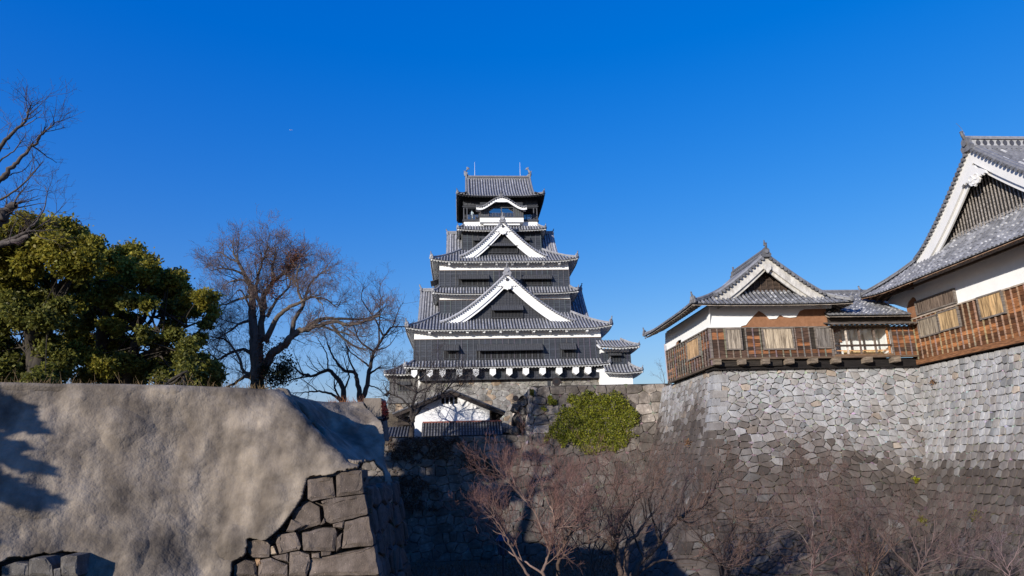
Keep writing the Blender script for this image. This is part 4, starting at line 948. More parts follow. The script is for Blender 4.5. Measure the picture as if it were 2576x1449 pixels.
# ------------------------------------------------------------------ sprayed-mortar slope on the left (collapsed rampart)
rows_y = [967, 1092, 1190, 1300, 1390, 1500]
def ctrl():
    C = []
    foldx = [(684, 987, 24.6), (772, 1092, 23.7), (852, 1167, 23.05), (912, 1192, 22.75), (935, 1300, 22.3), (968, 1490, 21.5)]
    lefts = [(-420, 956), (-150, 962), (0, 967), (200, 971), (400, 976), (560, 981)]
    back = [[(745, 1004, 28), (830, 1018, 30), (908, 1016, 30.6)], [(822, 1082, 28.2), (885, 1066, 29.2), (952, 1078, 29.4)], [(888, 1152, 27), (925, 1142, 27.9), (968, 1152, 28.1)],
            [(938, 1212, 26.2), (954, 1222, 26.7), (972, 1242, 27)], [(948, 1305, 24.8), (960, 1312, 26), (972, 1312, 26.4)], [(978, 1490, 23.6), (988, 1490, 25), (998, 1490, 25.6)]]
    for i in range(6):
        r = []; h = (rows_y[i]-967)/75.0
        for (lx, ly) in lefts:
            Y = 22.3+2.2*(lx/680.0); y = ly+(rows_y[i]-967) if i else ly
            r.append(at(lx, y, Y-.20*h-.012*h*h))
        r.append(at(*foldx[i])); r.append(at(foldx[i][0]+(16 if i < 4 else 6), foldx[i][1]-(3 if i < 4 else 0), foldx[i][2]+1.3)); r += [at(*b) for b in back[i]]; C.append(r)
    return np.array(C)
def cr(P, n, axis):
    P = np.moveaxis(P, axis, 0); k = len(P); out = []
    Q = np.concatenate([[2*P[0]-P[1]], P, [2*P[-1]-P[-2]]])
    for t in np.linspace(0, k-1, n):
        i = min(k-2, int(t)); f = t-i; a, b, c, d = Q[i], Q[i+1], Q[i+2], Q[i+3]
        m1 = (c-a)*.42; m2 = (d-b)*.42
        out.append((2*f**3-3*f*f+1)*b+(f**3-2*f*f+f)*m1+(-2*f**3+3*f*f)*c+(f**3-f*f)*m2)
    return np.moveaxis(np.array(out), 0, axis)
def noise3(P, sc, seed):
    rs = np.random.RandomState(seed); tab = rs.rand(32, 32, 32); q = P*sc+rs.rand(3)*20; i = np.floor(q).astype(int); f = q-i; f = f*f*(3-2*f); o = 0
    for a in (0, 1):
        for b in (0, 1):
            for c in (0, 1):
                o = o+tab[(i[..., 0]+a) % 32, (i[..., 1]+b) % 32, (i[..., 2]+c) % 32]*(f[..., 0] if a else 1-f[..., 0])*(f[..., 1] if b else 1-f[..., 1])*(f[..., 2] if c else 1-f[..., 2])
    return o-.5
def inside(px, py, poly):
    c = np.zeros(px.shape, bool); n = len(poly)
    for i in range(n):
        (x1, y1), (x2, y2) = poly[i], poly[(i+1) % n]
        c ^= ((y1 > py) != (y2 > py)) & (px < (x2-x1)*(py-y1)/(y2-y1+1e-9)+x1)
    return c
G = ctrl(); NU, NV = 760, 430
Gd = cr(cr(G, NV, 0), NU, 1)
du = np.gradient(Gd, axis=1); dv = np.gradient(Gd, axis=0); nn = np.cross(dv, du); nn /= np.linalg.norm(nn, axis=2)[..., None]+1e-9
nn[(nn[..., 1] > 0)] *= -1
st = Gd*np.array([1, 1, .55])
disp = .34*noise3(Gd, .4, 1)+.24*noise3(st, .8, 2)+.15*noise3(st, 1.6, 3)+.06*noise3(st, 3.4, 4)+.026*noise3(Gd, 7, 5)+.012*noise3(Gd, 15, 6)
bl = noise3(Gd, .8, 8); disp += np.clip(.7*bl-.17, 0, 1)     # stones bulging under the skin
edge = np.ones((NV, NU)); edge[:10] = np.linspace(.25, 1, 10)[:, None]
Gd = Gd+nn*(disp*edge)[..., None]
rt = np.clip((np.linspace(0, 1, NU)-.955)/.045, 0, 1)[None, :]     # torn, curled right margin
Gd = Gd+np.stack([.5*noise3(Gd, 1.1, 21)*rt, -.5*noise3(Gd, 1.4, 22)*rt, .4*noise3(Gd, 1.2, 23)*rt], -1)
top = Gd[0].copy()                                                  # roll over the rim on to the terrace
rim = np.stack([top+np.array([0, .25+.7*k, .02-.10*k]) for k in (2.2, .8)])
Gd = np.concatenate([rim, Gd]); H_ = Gd.shape[0]
px_, py_ = pix(Gd)
HOLE = [(902, 1181), (846, 1187), (776, 1206), (766, 1256), (727, 1302), (690, 1347), (660, 1362), (626, 1352), (622, 1402), (588, 1416), (583, 1470), (578, 1600), (1015, 1600), (1012, 1345), (976, 1332), (974, 1290), (970, 1240), (962, 1190), (940, 1160), (914, 1164)]
HOLE2 = [(-60, 1420), (10, 1414), (25, 1404), (110, 1394), (128, 1399), (150, 1392), (196, 1390), (199, 1470), (195, 1600), (-60, 1600)]
jx = 9*noise3(Gd, 2.2, 31); jy = 9*noise3(Gd, 2.2, 32)
dead = inside(px_+jx, py_+jy, HOLE) | inside(px_+jx, py_+jy, HOLE2)
idx = np.arange(H_*NU).reshape(H_, NU)
F_ = np.stack([idx[:-1, :-1], idx[:-1, 1:], idx[1:, 1:], idx[1:, :-1]], -1)
al = ~(dead[:-1, :-1] | dead[:-1, 1:] | dead[1:, 1:] | dead[1:, :-1])
FA = F_[al]; VV = Gd.reshape(-1, 3).copy()
ee = np.concatenate([FA[:, [0, 1]], FA[:, [1, 2]], FA[:, [2, 3]], FA[:, [3, 0]]]); es = np.sort(ee, 1); key = es[:, 0].astype(np.int64)*10**7+es[:, 1]
uq, inv, cnt = np.unique(key, return_inverse=True, return_counts=True); be = es[cnt[inv] == 1]
for _ in range(9):          # ease the torn rim so that it does not step along the grid
    acc = np.zeros_like(VV); k_ = np.zeros(len(VV)); 
    for a_, b_ in ((0, 1), (1, 0)): np.add.at(acc, be[:, a_], VV[be[:, b_]]); np.add.at(k_, be[:, a_], 1)
    i_ = np.where(k_ >= 2)[0]; VV[i_] = .5*VV[i_]+.5*acc[i_]/k_[i_][:, None]
o = np_mesh('sprayed_mortar_slope', VV, FA, (1, 1, 1), ['shot'], None, (-6, 24, FLOOR), True)
tag(o, 'collapsed rampart coated in lumpy grey brown sprayed mortar at the left', 'rampart')
md = o.modifiers.new('thick', 'SOLIDIFY'); md.thickness = .1; md.offset = -1
# worked corner stones left bare
mb = MB(); rs = random.Random(8)
def block(poly, Yb, col, z=5, thick=1.3):
    c = (sum(p[0] for p in poly)/len(poly), sum(p[1] for p in poly)/len(poly))
    rr = []; q = []
    for i, b in enumerate(poly):
        a = poly[i-1]; d = poly[(i+1) % len(poly)]
        for o_, t in ((a, rs.uniform(.02, .05)), (d, rs.uniform(.02, .05))): q.append((b[0]+(o_[0]-b[0])*t, b[1]+(o_[1]-b[1])*t))
    # break up long edges
    q2 = []
    for i in range(len(q)):
        a, b = q[i], q[(i+1) % len(q)]; l = math.hypot(b[0]-a[0], b[1]-a[1]); m = max(1, int(l/45)); q2.append(a)
        for k in range(1, m): q2.append((a[0]+(b[0]-a[0])*k/m+rs.uniform(-4, 4), a[1]+(b[1]-a[1])*k/m+rs.uniform(-4, 4)))
    q = q2; n = len(q); ins = lambda p, g: (p[0]+(c[0]-p[0])*g, p[1]+(c[1]-p[1])*g)
    q = [(c[0]+(p[0]-c[0])*1.03, c[1]+(p[1]-c[1])*1.03) for p in q]
    yf = lambda p: Yb-.22*max(0, (p[1]-640))/480.0
    tx, ty = rs.uniform(-.12, .12)/300, rs.uniform(-.12, .12)/300
    P0 = [zat(z, *p, yf(p)+.08) for p in q]; Pb = [p+V3(0, thick, 0) for p in P0]
    P1 = [zat(z, *ins(p, rs.uniform(.012, .035)), yf(p)+tx*(p[0]-c[0])+ty*(p[1]-c[1])+rs.uniform(-.02, .02)) for p in q]
    P2 = [zat(z, *ins(p, .28), yf(p)-.03+tx*(p[0]-c[0])*.7+ty*(p[1]-c[1])*.7+rs.uniform(-.03, .03)) for p in q]
    mb.add(Pb+P0+P1+P2, [(lv*n+i, lv*n+(i+1) % n, (lv+1)*n+(i+1) % n, (lv+1)*n+i) for lv in range(3) for i in range(n)]+[tuple(range(3*n, 4*n))], 0, col)
BL = [[(920, 668), (1112, 648), (1126, 822), (925, 850)], [(702, 720), (890, 697), (912, 850), (735, 882), (706, 862)], [(805, 882), (895, 856), (896, 880), (816, 900)],
      [(900, 857), (1130, 832), (1156, 982), (880, 1050), (835, 1030), (820, 907)], [(578, 962), (720, 885), (790, 925), (802, 1055), (625, 1115), (605, 1090)], [(985, 1040), (1166, 998), (1202, 1217), (962, 1240)],
      [(895, 1055), (982, 1033), (970, 1088), (898, 1078)], [(665, 1122), (820, 1085), (910, 1088), (922, 1120), (910, 1260), (672, 1255)], [(925, 1160), (963, 1122), (958, 1232), (920, 1268)],
      [(475, 1140), (610, 1117), (650, 1222), (638, 1250), (490, 1280), (465, 1200)], [(248, 1187), (375, 1167), (415, 1212), (410, 1305), (290, 1307), (250, 1270)], [(570, 1272), (640, 1262), (712, 1287), (722, 1340), (692, 1450), (563, 1450)],
      [(732, 1322), (900, 1292), (1206, 1232), (1242, 1440), (720, 1450)], [(430, 1300), (555, 1277), (552, 1342), (470, 1322)], [(335, 1332), (420, 1312), (547, 1362), (547, 1450), (330, 1450)], [(148, 1372), (230, 1327), (310, 1347), (322, 1450), (145, 1450)],
      [(735, 1282), (795, 1272), (797, 1312), (735, 1312)], [(806, 1262), (880, 1262), (880, 1290), (806, 1300)], [(800, 1062), (830, 1005), (838, 1045), (812, 1062)],
      [(690, 1060), (600, 1112), (540, 1112), (580, 1020)], [(900, 1290), (1208, 1225), (1206, 1236), (930, 1296)],
      [(120, 1462), (330, 1456), (340, 1600), (120, 1600)], [(350, 1458), (560, 1458), (555, 1620), (350, 1620)], [(570, 1458), (830, 1458), (835, 1610), (570, 1610)], [(845, 1450), (1245, 1448), (1275, 1630), (845, 1630)]]
for i, p in enumerate(BL):
    g = rs.uniform(.085, .14); c = (g*1.15, g*.96, g*.82)
    block(p, 22.95 if i != 4 else 23.05, c, 5, 1.4)
block([(305, 1320), (343, 1322), (350, 1362), (318, 1372)], 22.98, (.36, .24, .14)); block([(422, 1228), (442, 1222), (470, 1282), (420, 1292)], 22.98, (.4, .33, .24))
# bare stones at the lower left
for p in ([(15, 1382), (110, 1350), (205, 1362), (200, 1449), (15, 1470)], [(215, 1330), (250, 1318), (330, 1318), (370, 1370), (380, 1449), (205, 1449)], [(440, 1315), (480, 1300), (555, 1305), (560, 1449), (440, 1449)], [(385, 1400), (440, 1390), (445, 1460), (385, 1460)]):
    g = rs.uniform(.11, .15); block(p, 22.3-.45-.2*4.9+.2, (g*1.0, g*.97, g*.92), 12, 1.0)
CORE = [(900, 690), (1105, 670), (1135, 850), (1165, 1000), (1240, 1440), (1275, 1640), (100, 1640), (180, 1340), (240, 1180), (560, 960), (690, 720)]
co = [((860+x*.5272)/1.5901, (1540+y*.5272)/1.5901) for x, y in CORE]
def pack(u, v, d): return V3(-8.6+u, 23.32-.1*v-d, .4-v)
def in_core(u, v):
    a, b_ = pix(pack(u, v, 0)); return bool(inside(np.array([a]), np.array([b_]), co)[0])
stones(mb, pack, 6.6, 5.6, .24, .32, lambda u, v, r: (lambda g: (g*1.12, g*.97, g*.84))(r.uniform(.05, .1)), 72, jit=.35, gap=.03, bev=.03, back=-.12, chips=.3, backcol=(.04, .035, .03), keep=in_core)
# dark core behind the stones, and right flank with shade painted into its stones
mb.prism([tuple(zat(5, x, y, 23.5)) for x, y in ((900, 700), (1105, 680), (1130, 850), (1160, 1000), (1235, 1440), (1275, 1640), (100, 1640), (180, 1340), (330, 1180), (560, 1000), (720, 760))], (0, 1.5, 0), 0, (.06, .05, .042))
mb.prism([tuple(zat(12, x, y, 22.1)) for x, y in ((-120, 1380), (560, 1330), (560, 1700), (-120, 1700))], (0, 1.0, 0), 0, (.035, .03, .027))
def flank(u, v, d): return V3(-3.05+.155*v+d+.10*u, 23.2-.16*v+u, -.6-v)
stones(mb, flank, 5.5, 7.6, .75, 1.1, lambda u, v, r: (lambda g: (g*1.08, g*.97, g*.88))(r.uniform(.05, .09)), 71, jit=.25, gap=.05, bev=.08)  # flank stones darkened to imitate the shade and roots there
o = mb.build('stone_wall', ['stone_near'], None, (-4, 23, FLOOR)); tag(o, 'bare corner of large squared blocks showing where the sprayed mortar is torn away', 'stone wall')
# hewn block on the rampart top, vine on it
mb = MB(); P_ = [zat(5, x, y, 33) for x, y in ((1128, 100), (1258, 98), (1268, 150), (1262, 258), (1195, 262), (1125, 165))]; mb.prism([tuple(p) for p in P_], (.1, 1.3, 0), 0, (.23, .2, .17)); mb.prism([tuple(zat(5, x, y, 33.2)) for x, y in ((1195, 240), (1268, 240), (1285, 420), (1215, 420))], (.1, 1.3, 0), 0, (.12, .11, .10))
o = mb.build('stone_block', ['stone'], None, tuple(zat(5, 1200, 260, 33))); tag(o, 'upright hewn stone block on the rampart end beside the white house', 'stone block')

# ------------------------------------------------------------------ trees
def smooth(pts, n):
    P = np.array(pts, float)
    if len(P) < 3: return np.stack([P[0]+(P[-1]-P[0])*t for t in np.linspace(0, 1, n)])
    return cr(P, n, 0)
def bare_tree(name, label, limbs, rng, lens=(2.6, 1.3, .7, .38), dens=(1.5, 3.2, 4.5, 5), col=(.12, .095, .08), tcol_=(.13, .10, .09), group=None, up=.25, tipr=.006, levels=4, base=None, spread=(.55, 1.1), trunk_n=7, start=.3, mat='bark', cat='tree', wind=.32):
    T1, T2 = Tubes(), Tubes(); q = []
    for pts, r0, r1 in limbs:
        P = smooth(pts, max(6, len(pts)*4)); P[1:-1] += rng.normal(size=P[1:-1].shape)*.015*np.linalg.norm(P[-1]-P[0])/3
        r = r0+(r1-r0)*np.linspace(0, 1, len(P))**.8
        g = rng.uniform(.8, 1.2); T1.add(P, r, trunk_n, tuple(g*c for c in col)); q.append((P, r, 0))
    while q:
        P, r, lv = q.pop()
        if lv >= levels: continue
        L = np.linalg.norm(np.diff(P, axis=0), axis=1).sum(); n = rng.poisson(dens[lv]*L) if lv else int(dens[lv]*L+1)
        for _ in range(n):
            t = rng.uniform(start if lv == 0 else .15, 1)**.85*(len(P)-1); i = min(len(P)-2, int(t)); f = t-i
            p = P[i]*(1-f)+P[i+1]*f; rr = r[i]*(1-f)+r[i+1]*f
            d = P[i+1]-P[i]; d /= np.linalg.norm(d)+1e-9; s = rng.normal(size=3); s -= (s@d)*d; s /= np.linalg.norm(s)+1e-9
            a = rng.uniform(*spread); v = d*math.cos(a)+s*math.sin(a); v[2] += up*rng.uniform(0, 1.6); v /= np.linalg.norm(v)
            l = lens[lv]*rng.uniform(.5, 1.25); k = (6, 5, 4, 3)[lv]
            r0 = min(rr*.62, l*.022+.004); w = rng.normal(size=3)*wind; Q = [p]
            for j in range(1, k): v = v+w*.22+rng.normal(size=3)*.13; v[2] += up*.12; v /= np.linalg.norm(v); Q.append(Q[-1]+v*l/(k-1)); w = -w*.6
            Q = np.array(Q); R_ = np.linspace(r0, max(tipr, r0*.35), k); g = rng.uniform(.75, 1.25)
            T2.add(Q, R_, 5 if lv == 0 else 3, tuple(g*c for c in (col if lv == 0 else tcol_))); q.append((Q, R_, lv+1))
    b = base if base is not None else limbs[0][0][0]
    th_ = thing(name, label, cat, b, group)
    v, f, c = T1.arrays(); np_mesh('trunk', v, f, c, [mat], th_, tuple(b), True)
    v, f, c = T2.arrays(); np_mesh('crown', v, f, c, [mat], th_, tuple(b))
    return th_
def L_(z, Y, pts, r0, r1, rng, dy=2.0, ex=()):
    e = rng.uniform(-dy, dy); n = len(pts); return ([zat(z, x, y, Y+e*(i/(n-1))**1.3) for i, (x, y) in enumerate(pts)], r0, r1)
rng = np.random.default_rng(5)
Y0 = 49
lim = [([zat(9, 505, 1330, Y0), *[zat(9, x, y, Y0) for x, y in ((500, 1200), (485, 1000), (470, 850), (465, 700), (460, 560), (455, 460))]], .52, .2)]
for pts, r0, r1 in [([(455, 460), (400, 360), (350, 260), (310, 190), (300, 110)], .2, .03), ([(520, 1290), (520, 1000), (532, 850), (545, 650), (580, 480), (640, 400), (740, 330), (800, 230), (820, 190)], .34, .04),
    ([(530, 1150), (620, 1000), (720, 920), (780, 850), (850, 810), (960, 780), (1100, 740), (1250, 762), (1400, 725), (1490, 690)], .36, .06), ([(780, 850), (800, 720), (870, 610), (830, 500), (820, 360), (850, 260)], .2, .03),
    ([(560, 900), (640, 740), (720, 650), (850, 580), (960, 540), (1030, 600)], .24, .04), ([(870, 610), (900, 500), (950, 400), (1040, 330), (1060, 300)], .12, .02), ([(470, 1010), (390, 960), (280, 990), (180, 1040), (90, 960)], .16, .03),
    ([(460, 1160), (390, 1140), (340, 1000), (240, 880), (120, 860)], .15, .03), ([(440, 730), (370, 750), (270, 820), (130, 900)], .13, .03), ([(445, 530), (340, 560), (250, 600), (190, 600)], .13, .02), ([(455, 470), (380, 400), (280, 420), (210, 470)], .1, .02),
    ([(400, 360), (300, 320), (200, 310), (130, 330)], .1, .02), ([(350, 260), (280, 230), (200, 180), (140, 190)], .08, .02), ([(470, 1190), (400, 1180), (310, 1240), (215, 1290)], .16, .06), ([(900, 790), (1000, 720), (1150, 712), (1330, 722), (1480, 680)], .17, .05),
    ([(1100, 760), (1200, 880), (1320, 950), (1400, 957)], .12, .03), ([(545, 650), (490, 500), (520, 330), (560, 200), (600, 120)], .16, .03), ([(640, 400), (620, 300), (650, 200), (640, 120)], .12, .02), ([(580, 700), (660, 560), (760, 450), (760, 300)], .14, .03), ([(470, 700), (430, 600), (360, 480), (280, 560)], .1, .02), ([(1000, 770), (1130, 810), (1280, 850), (1400, 860)], .1, .02), ([(960, 540), (1060, 560), (1140, 620), (1180, 560)], .07, .02)]:
    lim.append(L_(9, Y0, pts, r0, r1, rng, 2.2))
KEY = bare_tree('bare_tree', 'largest bare tree with spreading crown, thick trunk and reddish clinging leaves', lim, rng, lens=(1.7, 1.1, .68, .42), dens=(1.9, 3.6, 4.6, 4.8), col=(.105, .088, .072), tcol_=(.16, .115, .105), up=.2, start=.22, tipr=.007)
def leafset(name, parent, C, sizes, tint, rngl, mat='leaf', upb=.4, aspect=.6, normal=None, origin=(0, 0, 0)):
    v, f = leaves(C, sizes, rngl, upb, aspect, normal); return np_mesh(name, v, f, tint, [mat], parent, origin)
# russet creeper on the upper limbs and ivy round its trunk
cc = []; 
for (x, y, r, n) in ((810, 230, 75, 650), (740, 300, 60, 350), (640, 420, 60, 350), (530, 250, 60, 260), (620, 520, 50, 260), (560, 900, 55, 320), (570, 1020, 70, 500), (540, 1180, 60, 350), (700, 930, 60, 260)):
    p = zat(9, x, y, Y0-.3); cc.append(p+np.clip(rng.normal(size=(n, 3)), -1.7, 1.7)*r*.00874*.62)
C = np.concatenate(cc); t = np.array([.16, .065, .035])*rng.uniform(.5, 1.5, (len(C), 1))
leafset('clinging_leaves', KEY, C, rng.uniform(.035, .085, len(C)), t, rng, 'dryleaf', origin=tuple(KEY.location))
cc = [zat(9, x, y, Y0-.4)+rng.normal(size=(n, 3))*np.array([.3, .3, .35])*r for (x, y, r, n) in ((720, 1110, 1.3, 700), (700, 1160, 1.2, 600), (640, 1190, 1.1, 450), (560, 1130, .7, 250), (520, 1260, 1.0, 350))]
C = np.concatenate(cc); t = np.array([.028, .034, .016])*rng.uniform(.5, 1.6, (len(C), 1)); leafset('trunk_ivy', KEY, C, rng.uniform(.05, .11, len(C)), t, rng, origin=tuple(KEY.location))

Y0 = 55
A9 = lambda pts, r0, r1, Y=Y0: L_(9, Y, pts, r0, r1, rng, 1.5)
lim = [A9([(1330, 1420), (1325, 1330), (1305, 1230), (1290, 1150), (1200, 1130), (1130, 1050), (1080, 950), (1040, 820)], .27, .03), A9([(1345, 1420), (1375, 1260), (1410, 1100), (1440, 980), (1520, 860), (1590, 780), (1690, 780)], .24, .04),
       A9([(1440, 980), (1330, 900), (1270, 750), (1240, 640)], .1, .02), A9([(1480, 920), (1485, 700), (1490, 560), (1490, 410)], .08, .015), A9([(1400, 1160), (1480, 1110), (1545, 1100)], .1, .03), A9([(1520, 860), (1440, 700), (1340, 560), (1370, 440)], .09, .015),
       A9([(1410, 1100), (1330, 1040), (1230, 960), (1180, 800)], .09, .015), A9([(1590, 780), (1640, 640), (1680, 580)], .06, .015), A9([(1400, 1250), (1480, 1280), (1580, 1370)], .06, .02), A9([(1290, 1150), (1230, 1000), (1240, 850)], .09, .015), A9([(1440, 980), (1560, 930), (1640, 820)], .07, .015)]
bare_tree('bare_tree', 'forked dark bare tree nearest the left eave of the keep', lim, rng, lens=(1.5, .9, .5, .3), dens=(1.6, 2.6, 2.8, 2.5), col=(.06, .05, .045), tcol_=(.075, .058, .058), up=.3, tipr=.006)
lim = [A9([(1185, 1420), (1195, 1300), (1140, 1190), (1070, 1130), (960, 1170), (870, 1160), (780, 1090), (700, 1030)], .26, .03), A9([(960, 1170), (800, 1200), (700, 1230), (620, 1260)], .08, .02), A9([(1185, 1385), (1100, 1320), (990, 1300), (900, 1305), (800, 1310)], .13, .03),
       A9([(1195, 1310), (1240, 1190), (1225, 1130), (1190, 1000)], .09, .02), A9([(1070, 1130), (1060, 1000), (1000, 900), (980, 850)], .07, .015), A9([(870, 1160), (820, 1050), (780, 930)], .05, .012), A9([(1190, 1390), (1130, 1290), (1120, 1220)], .1, .05), A9([(990, 1300), (900, 1230), (820, 1180)], .05, .012)]
bare_tree('bare_tree', 'low dark bare tree with drooping arms between the largest bare tree and the forked one', lim, rng, lens=(1.5, .9, .5, .3), dens=(1.6, 2.6, 2.8, 2.5), col=(.055, .046, .042), tcol_=(.07, .055, .055), up=.3, tipr=.006)
Y0 = 69.0; A6 = lambda pts, r0, r1, Y=Y0, dy=1.5: L_(6, Y, pts, r0, r1, rng, dy)
lim = [A6([(258, 470), (264, 400), (270, 330), (265, 240), (300, 130), (290, 50), (330, -80)], .33, .04), A6([(275, 320), (350, 220), (450, 170), (560, 60), (640, 0)], .17, .04), A6([(265, 250), (190, 170), (100, 130), (60, 60)], .12, .03), A6([(300, 130), (220, 80), (150, 60), (120, -40)], .1, .03), A6([(450, 170), (540, 150), (640, 60), (720, 20)], .07, .02), A6([(290, 50), (380, -20), (420, -90)], .09, .02), A6([(350, 220), (380, 100), (470, 20)], .09, .02), A6([(264, 380), (230, 330), (150, 300)], .06, .02)]
bare_tree('bare_tree', 'dark bare tree standing in front of the white gabled house', lim, rng, lens=(2.0, 1.2, .7, .4), dens=(1.9, 3.0, 3.2, 2.5), col=(.05, .042, .038), tcol_=(.065, .05, .05), up=.25, tipr=.008)
# limbs reaching in at the left edge, tree itself just outside the view
Y0 = 31; A11 = lambda pts, r0, r1, Y=Y0: L_(11, Y, pts, r0, r1, rng, 1.0)
bx = zat(11, -420, 1900, Y0); bx[2] = 2.3
lim = [([bx, zat(11, -420, 1500, Y0), zat(11, -330, 1250, Y0), zat(11, -100, 1200, Y0), zat(11, 0, 1160, Y0), zat(11, 60, 1090, Y0), zat(11, 150, 1030, Y0)], .45, .17),
       ([zat(11, -420, 1500, Y0), zat(11, -200, 1430, Y0), zat(11, 0, 1400, Y0), zat(11, 130, 1370, Y0), zat(11, 270, 1320, Y0)], .2, .1), A11([(-200, 1430), (0, 1385), (150, 1330), (240, 1285), (300, 1275)], .13, .06),
       ([zat(11, -420, 1500, Y0), zat(11, -300, 1000, Y0), zat(11, -150, 850, Y0), zat(11, 0, 800, Y0), zat(11, 100, 690, Y0), zat(11, 170, 610, Y0), zat(11, 300, 490, Y0), zat(11, 380, 380, Y0), zat(11, 470, 300, Y0), zat(11, 555, 240, Y0)], .2, .012),
       A11([(-300, 1000), (-120, 700), (0, 490), (100, 370), (190, 290), (250, 200), (280, 110), (310, 60)], .14, .012), A11([(190, 290), (210, 230), (180, 150)], .03, .01), A11([(190, 300), (280, 260), (340, 220), (385, 200)], .03, .008), A11([(-200, 1050), (0, 980), (140, 895), (260, 790), (350, 680), (400, 620)], .07, .01),
       A11([(140, 900), (250, 905), (330, 880), (380, 890)], .025, .008), A11([(250, 1270), (350, 1170), (410, 1060), (440, 930), (420, 850)], .05, .01), A11([(350, 1240), (460, 1170), (540, 1090), (620, 1000)], .035, .008), A11([(-60, 700), (20, 600), (130, 520), (200, 430), (250, 340)], .05, .01), A11([(30, 800), (110, 740), (210, 710), (300, 610), (340, 540)], .035, .008), A11([(0, 500), (90, 500), (60, 420), (100, 260), (0, 330)], .02, .008)]
bare_tree('bare_tree', 'overhanging bare limbs with one sawn stump entering at the upper left edge', lim, rng, lens=(1.15, .7, .45, .3), dens=(1.7, 2.7, 2.8, 2.0), col=(.085, .072, .065), tcol_=(.10, .07, .07), up=.3, tipr=.005, base=bx, start=.5)

# evergreen camphor trees on the upper terrace
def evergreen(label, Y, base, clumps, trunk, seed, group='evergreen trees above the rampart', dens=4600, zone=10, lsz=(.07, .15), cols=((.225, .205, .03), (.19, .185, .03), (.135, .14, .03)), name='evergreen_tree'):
    rg = np.random.default_rng(seed); b = zat(zone, *base, Y); b[2] = 2.3
    t_ = thing(name, label, 'tree', b, group); sc = ZN[zone][2]/1.5901*Y/1717*1.03
    T1 = Tubes()
    for pts, r0, r1 in trunk:
        P = smooth([zat(zone, x, y, Y+rg.uniform(-.6, .6)) for x, y in pts], len(pts)*4); T1.add(P, np.linspace(r0, r1, len(P)), 7, (.045, .038, .03))
    CC, SS, TT = [], [], []
    for (x, y, r, kind) in clumps:
        c = zat(zone, x, y, Y+rg.uniform(-2.5, 2.5)); R0 = r*sc
        n = int(dens*R0**2*.8)+40
        m = max(7, int(R0*R0*9)); dirs = rg.normal(size=(m, 3)); dirs[:, 2] += .35; dirs /= np.linalg.norm(dirs, axis=1)[:, None]
        sub = c+dirs*R0*rg.uniform(.45, .95, (m, 1))*np.array([1, 1, .85])
        w = rg.integers(0, m, n); p = sub[w]+rg.normal(size=(n, 3))*R0*np.array([.36, .36, .28])
        CC.append(p); SS.append(rg.uniform(*lsz, n)); col = np.array(cols[kind]); ct = rg.uniform(.75, 1.25, m)[w][:, None]
        TT.append(col*ct*rg.uniform(.6, 1.5, (n, 1))*(1+rg.uniform(-.12, .2, (n, 1))*np.array([1, .4, 0])))
        o_ = trunk[rg.integers(0, len(trunk))][0]; q = zat(zone, *o_[min(len(o_)-1, rg.integers(1, 4))], Y)
        for _ in range(1):
            e = sub[rg.integers(0, m)]; mid = (q+e)/2+rg.normal(size=3)*.3; mid[2] -= .2; T1.add(smooth([q, mid, e], 7), np.linspace(.07, .015, 7), 4, (.045, .038, .03))
        for k in range(m): mid = (c+sub[k])/2+rg.normal(size=3)*.1; T1.add(smooth([c, mid, sub[k]], 4), np.linspace(.03, .008, 4), 3, (.04, .034, .028))
    v, f, c = T1.arrays(); np_mesh('trunk', v, f, c, ['bark'], t_, tuple(b), True)
    leafset('crown', t_, np.concatenate(CC), np.concatenate(SS), np.concatenate(TT), rg, 'leaf', origin=tuple(b)); return t_
tA = [([(310, 1380), (290, 1200), (270, 1050), (240, 930), (200, 750), (150, 560), (120, 400)], .55, .08), ([(300, 1250), (380, 950), (430, 800), (440, 600), (430, 420), (490, 400)], .35, .06), ([(260, 1000), (330, 850), (260, 740), (100, 600)], .25, .05), ([(270, 1100), (200, 1060), (210, 950)], .12, .05), ([(430, 700), (560, 480), (640, 360)], .16, .04)]
tB = [([(900, 1380), (850, 1200), (820, 950), (860, 800), (900, 650), (950, 450)], .5, .07), ([(830, 950), (980, 920), (1120, 880), (1180, 780), (1200, 560)], .28, .05), ([(1000, 1380), (1060, 1150), (1120, 940), (1250, 930), (1300, 850), (1330, 600)], .35, .05), ([(1100, 1150), (1300, 1060), (1350, 980), (1500, 900), (1640, 850)], .2, .03), ([(1120, 1160), (1290, 1130), (1400, 1080), (1480, 1000)], .14, .03), ([(1130, 950), (1230, 820), (1250, 700)], .12, .04), ([(870, 800), (720, 700), (660, 560)], .14, .04)]
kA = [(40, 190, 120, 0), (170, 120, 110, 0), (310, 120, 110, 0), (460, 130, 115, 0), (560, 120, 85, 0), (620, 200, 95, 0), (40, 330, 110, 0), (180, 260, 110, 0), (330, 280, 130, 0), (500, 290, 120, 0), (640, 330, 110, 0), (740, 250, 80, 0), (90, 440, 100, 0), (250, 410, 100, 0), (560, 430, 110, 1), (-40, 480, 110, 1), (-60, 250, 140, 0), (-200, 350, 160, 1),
      (60, 580, 110, 1), (200, 620, 105, 1), (330, 520, 80, 1), (600, 560, 100, 1), (430, 630, 95, 1), (-60, 700, 110, 1), (100, 760, 105, 2), (280, 700, 85, 2), (480, 760, 95, 2), (620, 720, 80, 1), (30, 880, 90, 2), (160, 880, 80, 2), (500, 900, 85, 2), (340, 850, 80, 2), (380, 1050, 90, 2), (30, 1100, 110, 2), (120, 1230, 110, 2), (500, 1200, 100, 2), (20, 1280, 100, 2), (400, 1280, 90, 2), (300, 1300, 80, 2), (200, 1320, 80, 2), (-100, 1200, 140, 2), (-150, 900, 140, 2)]
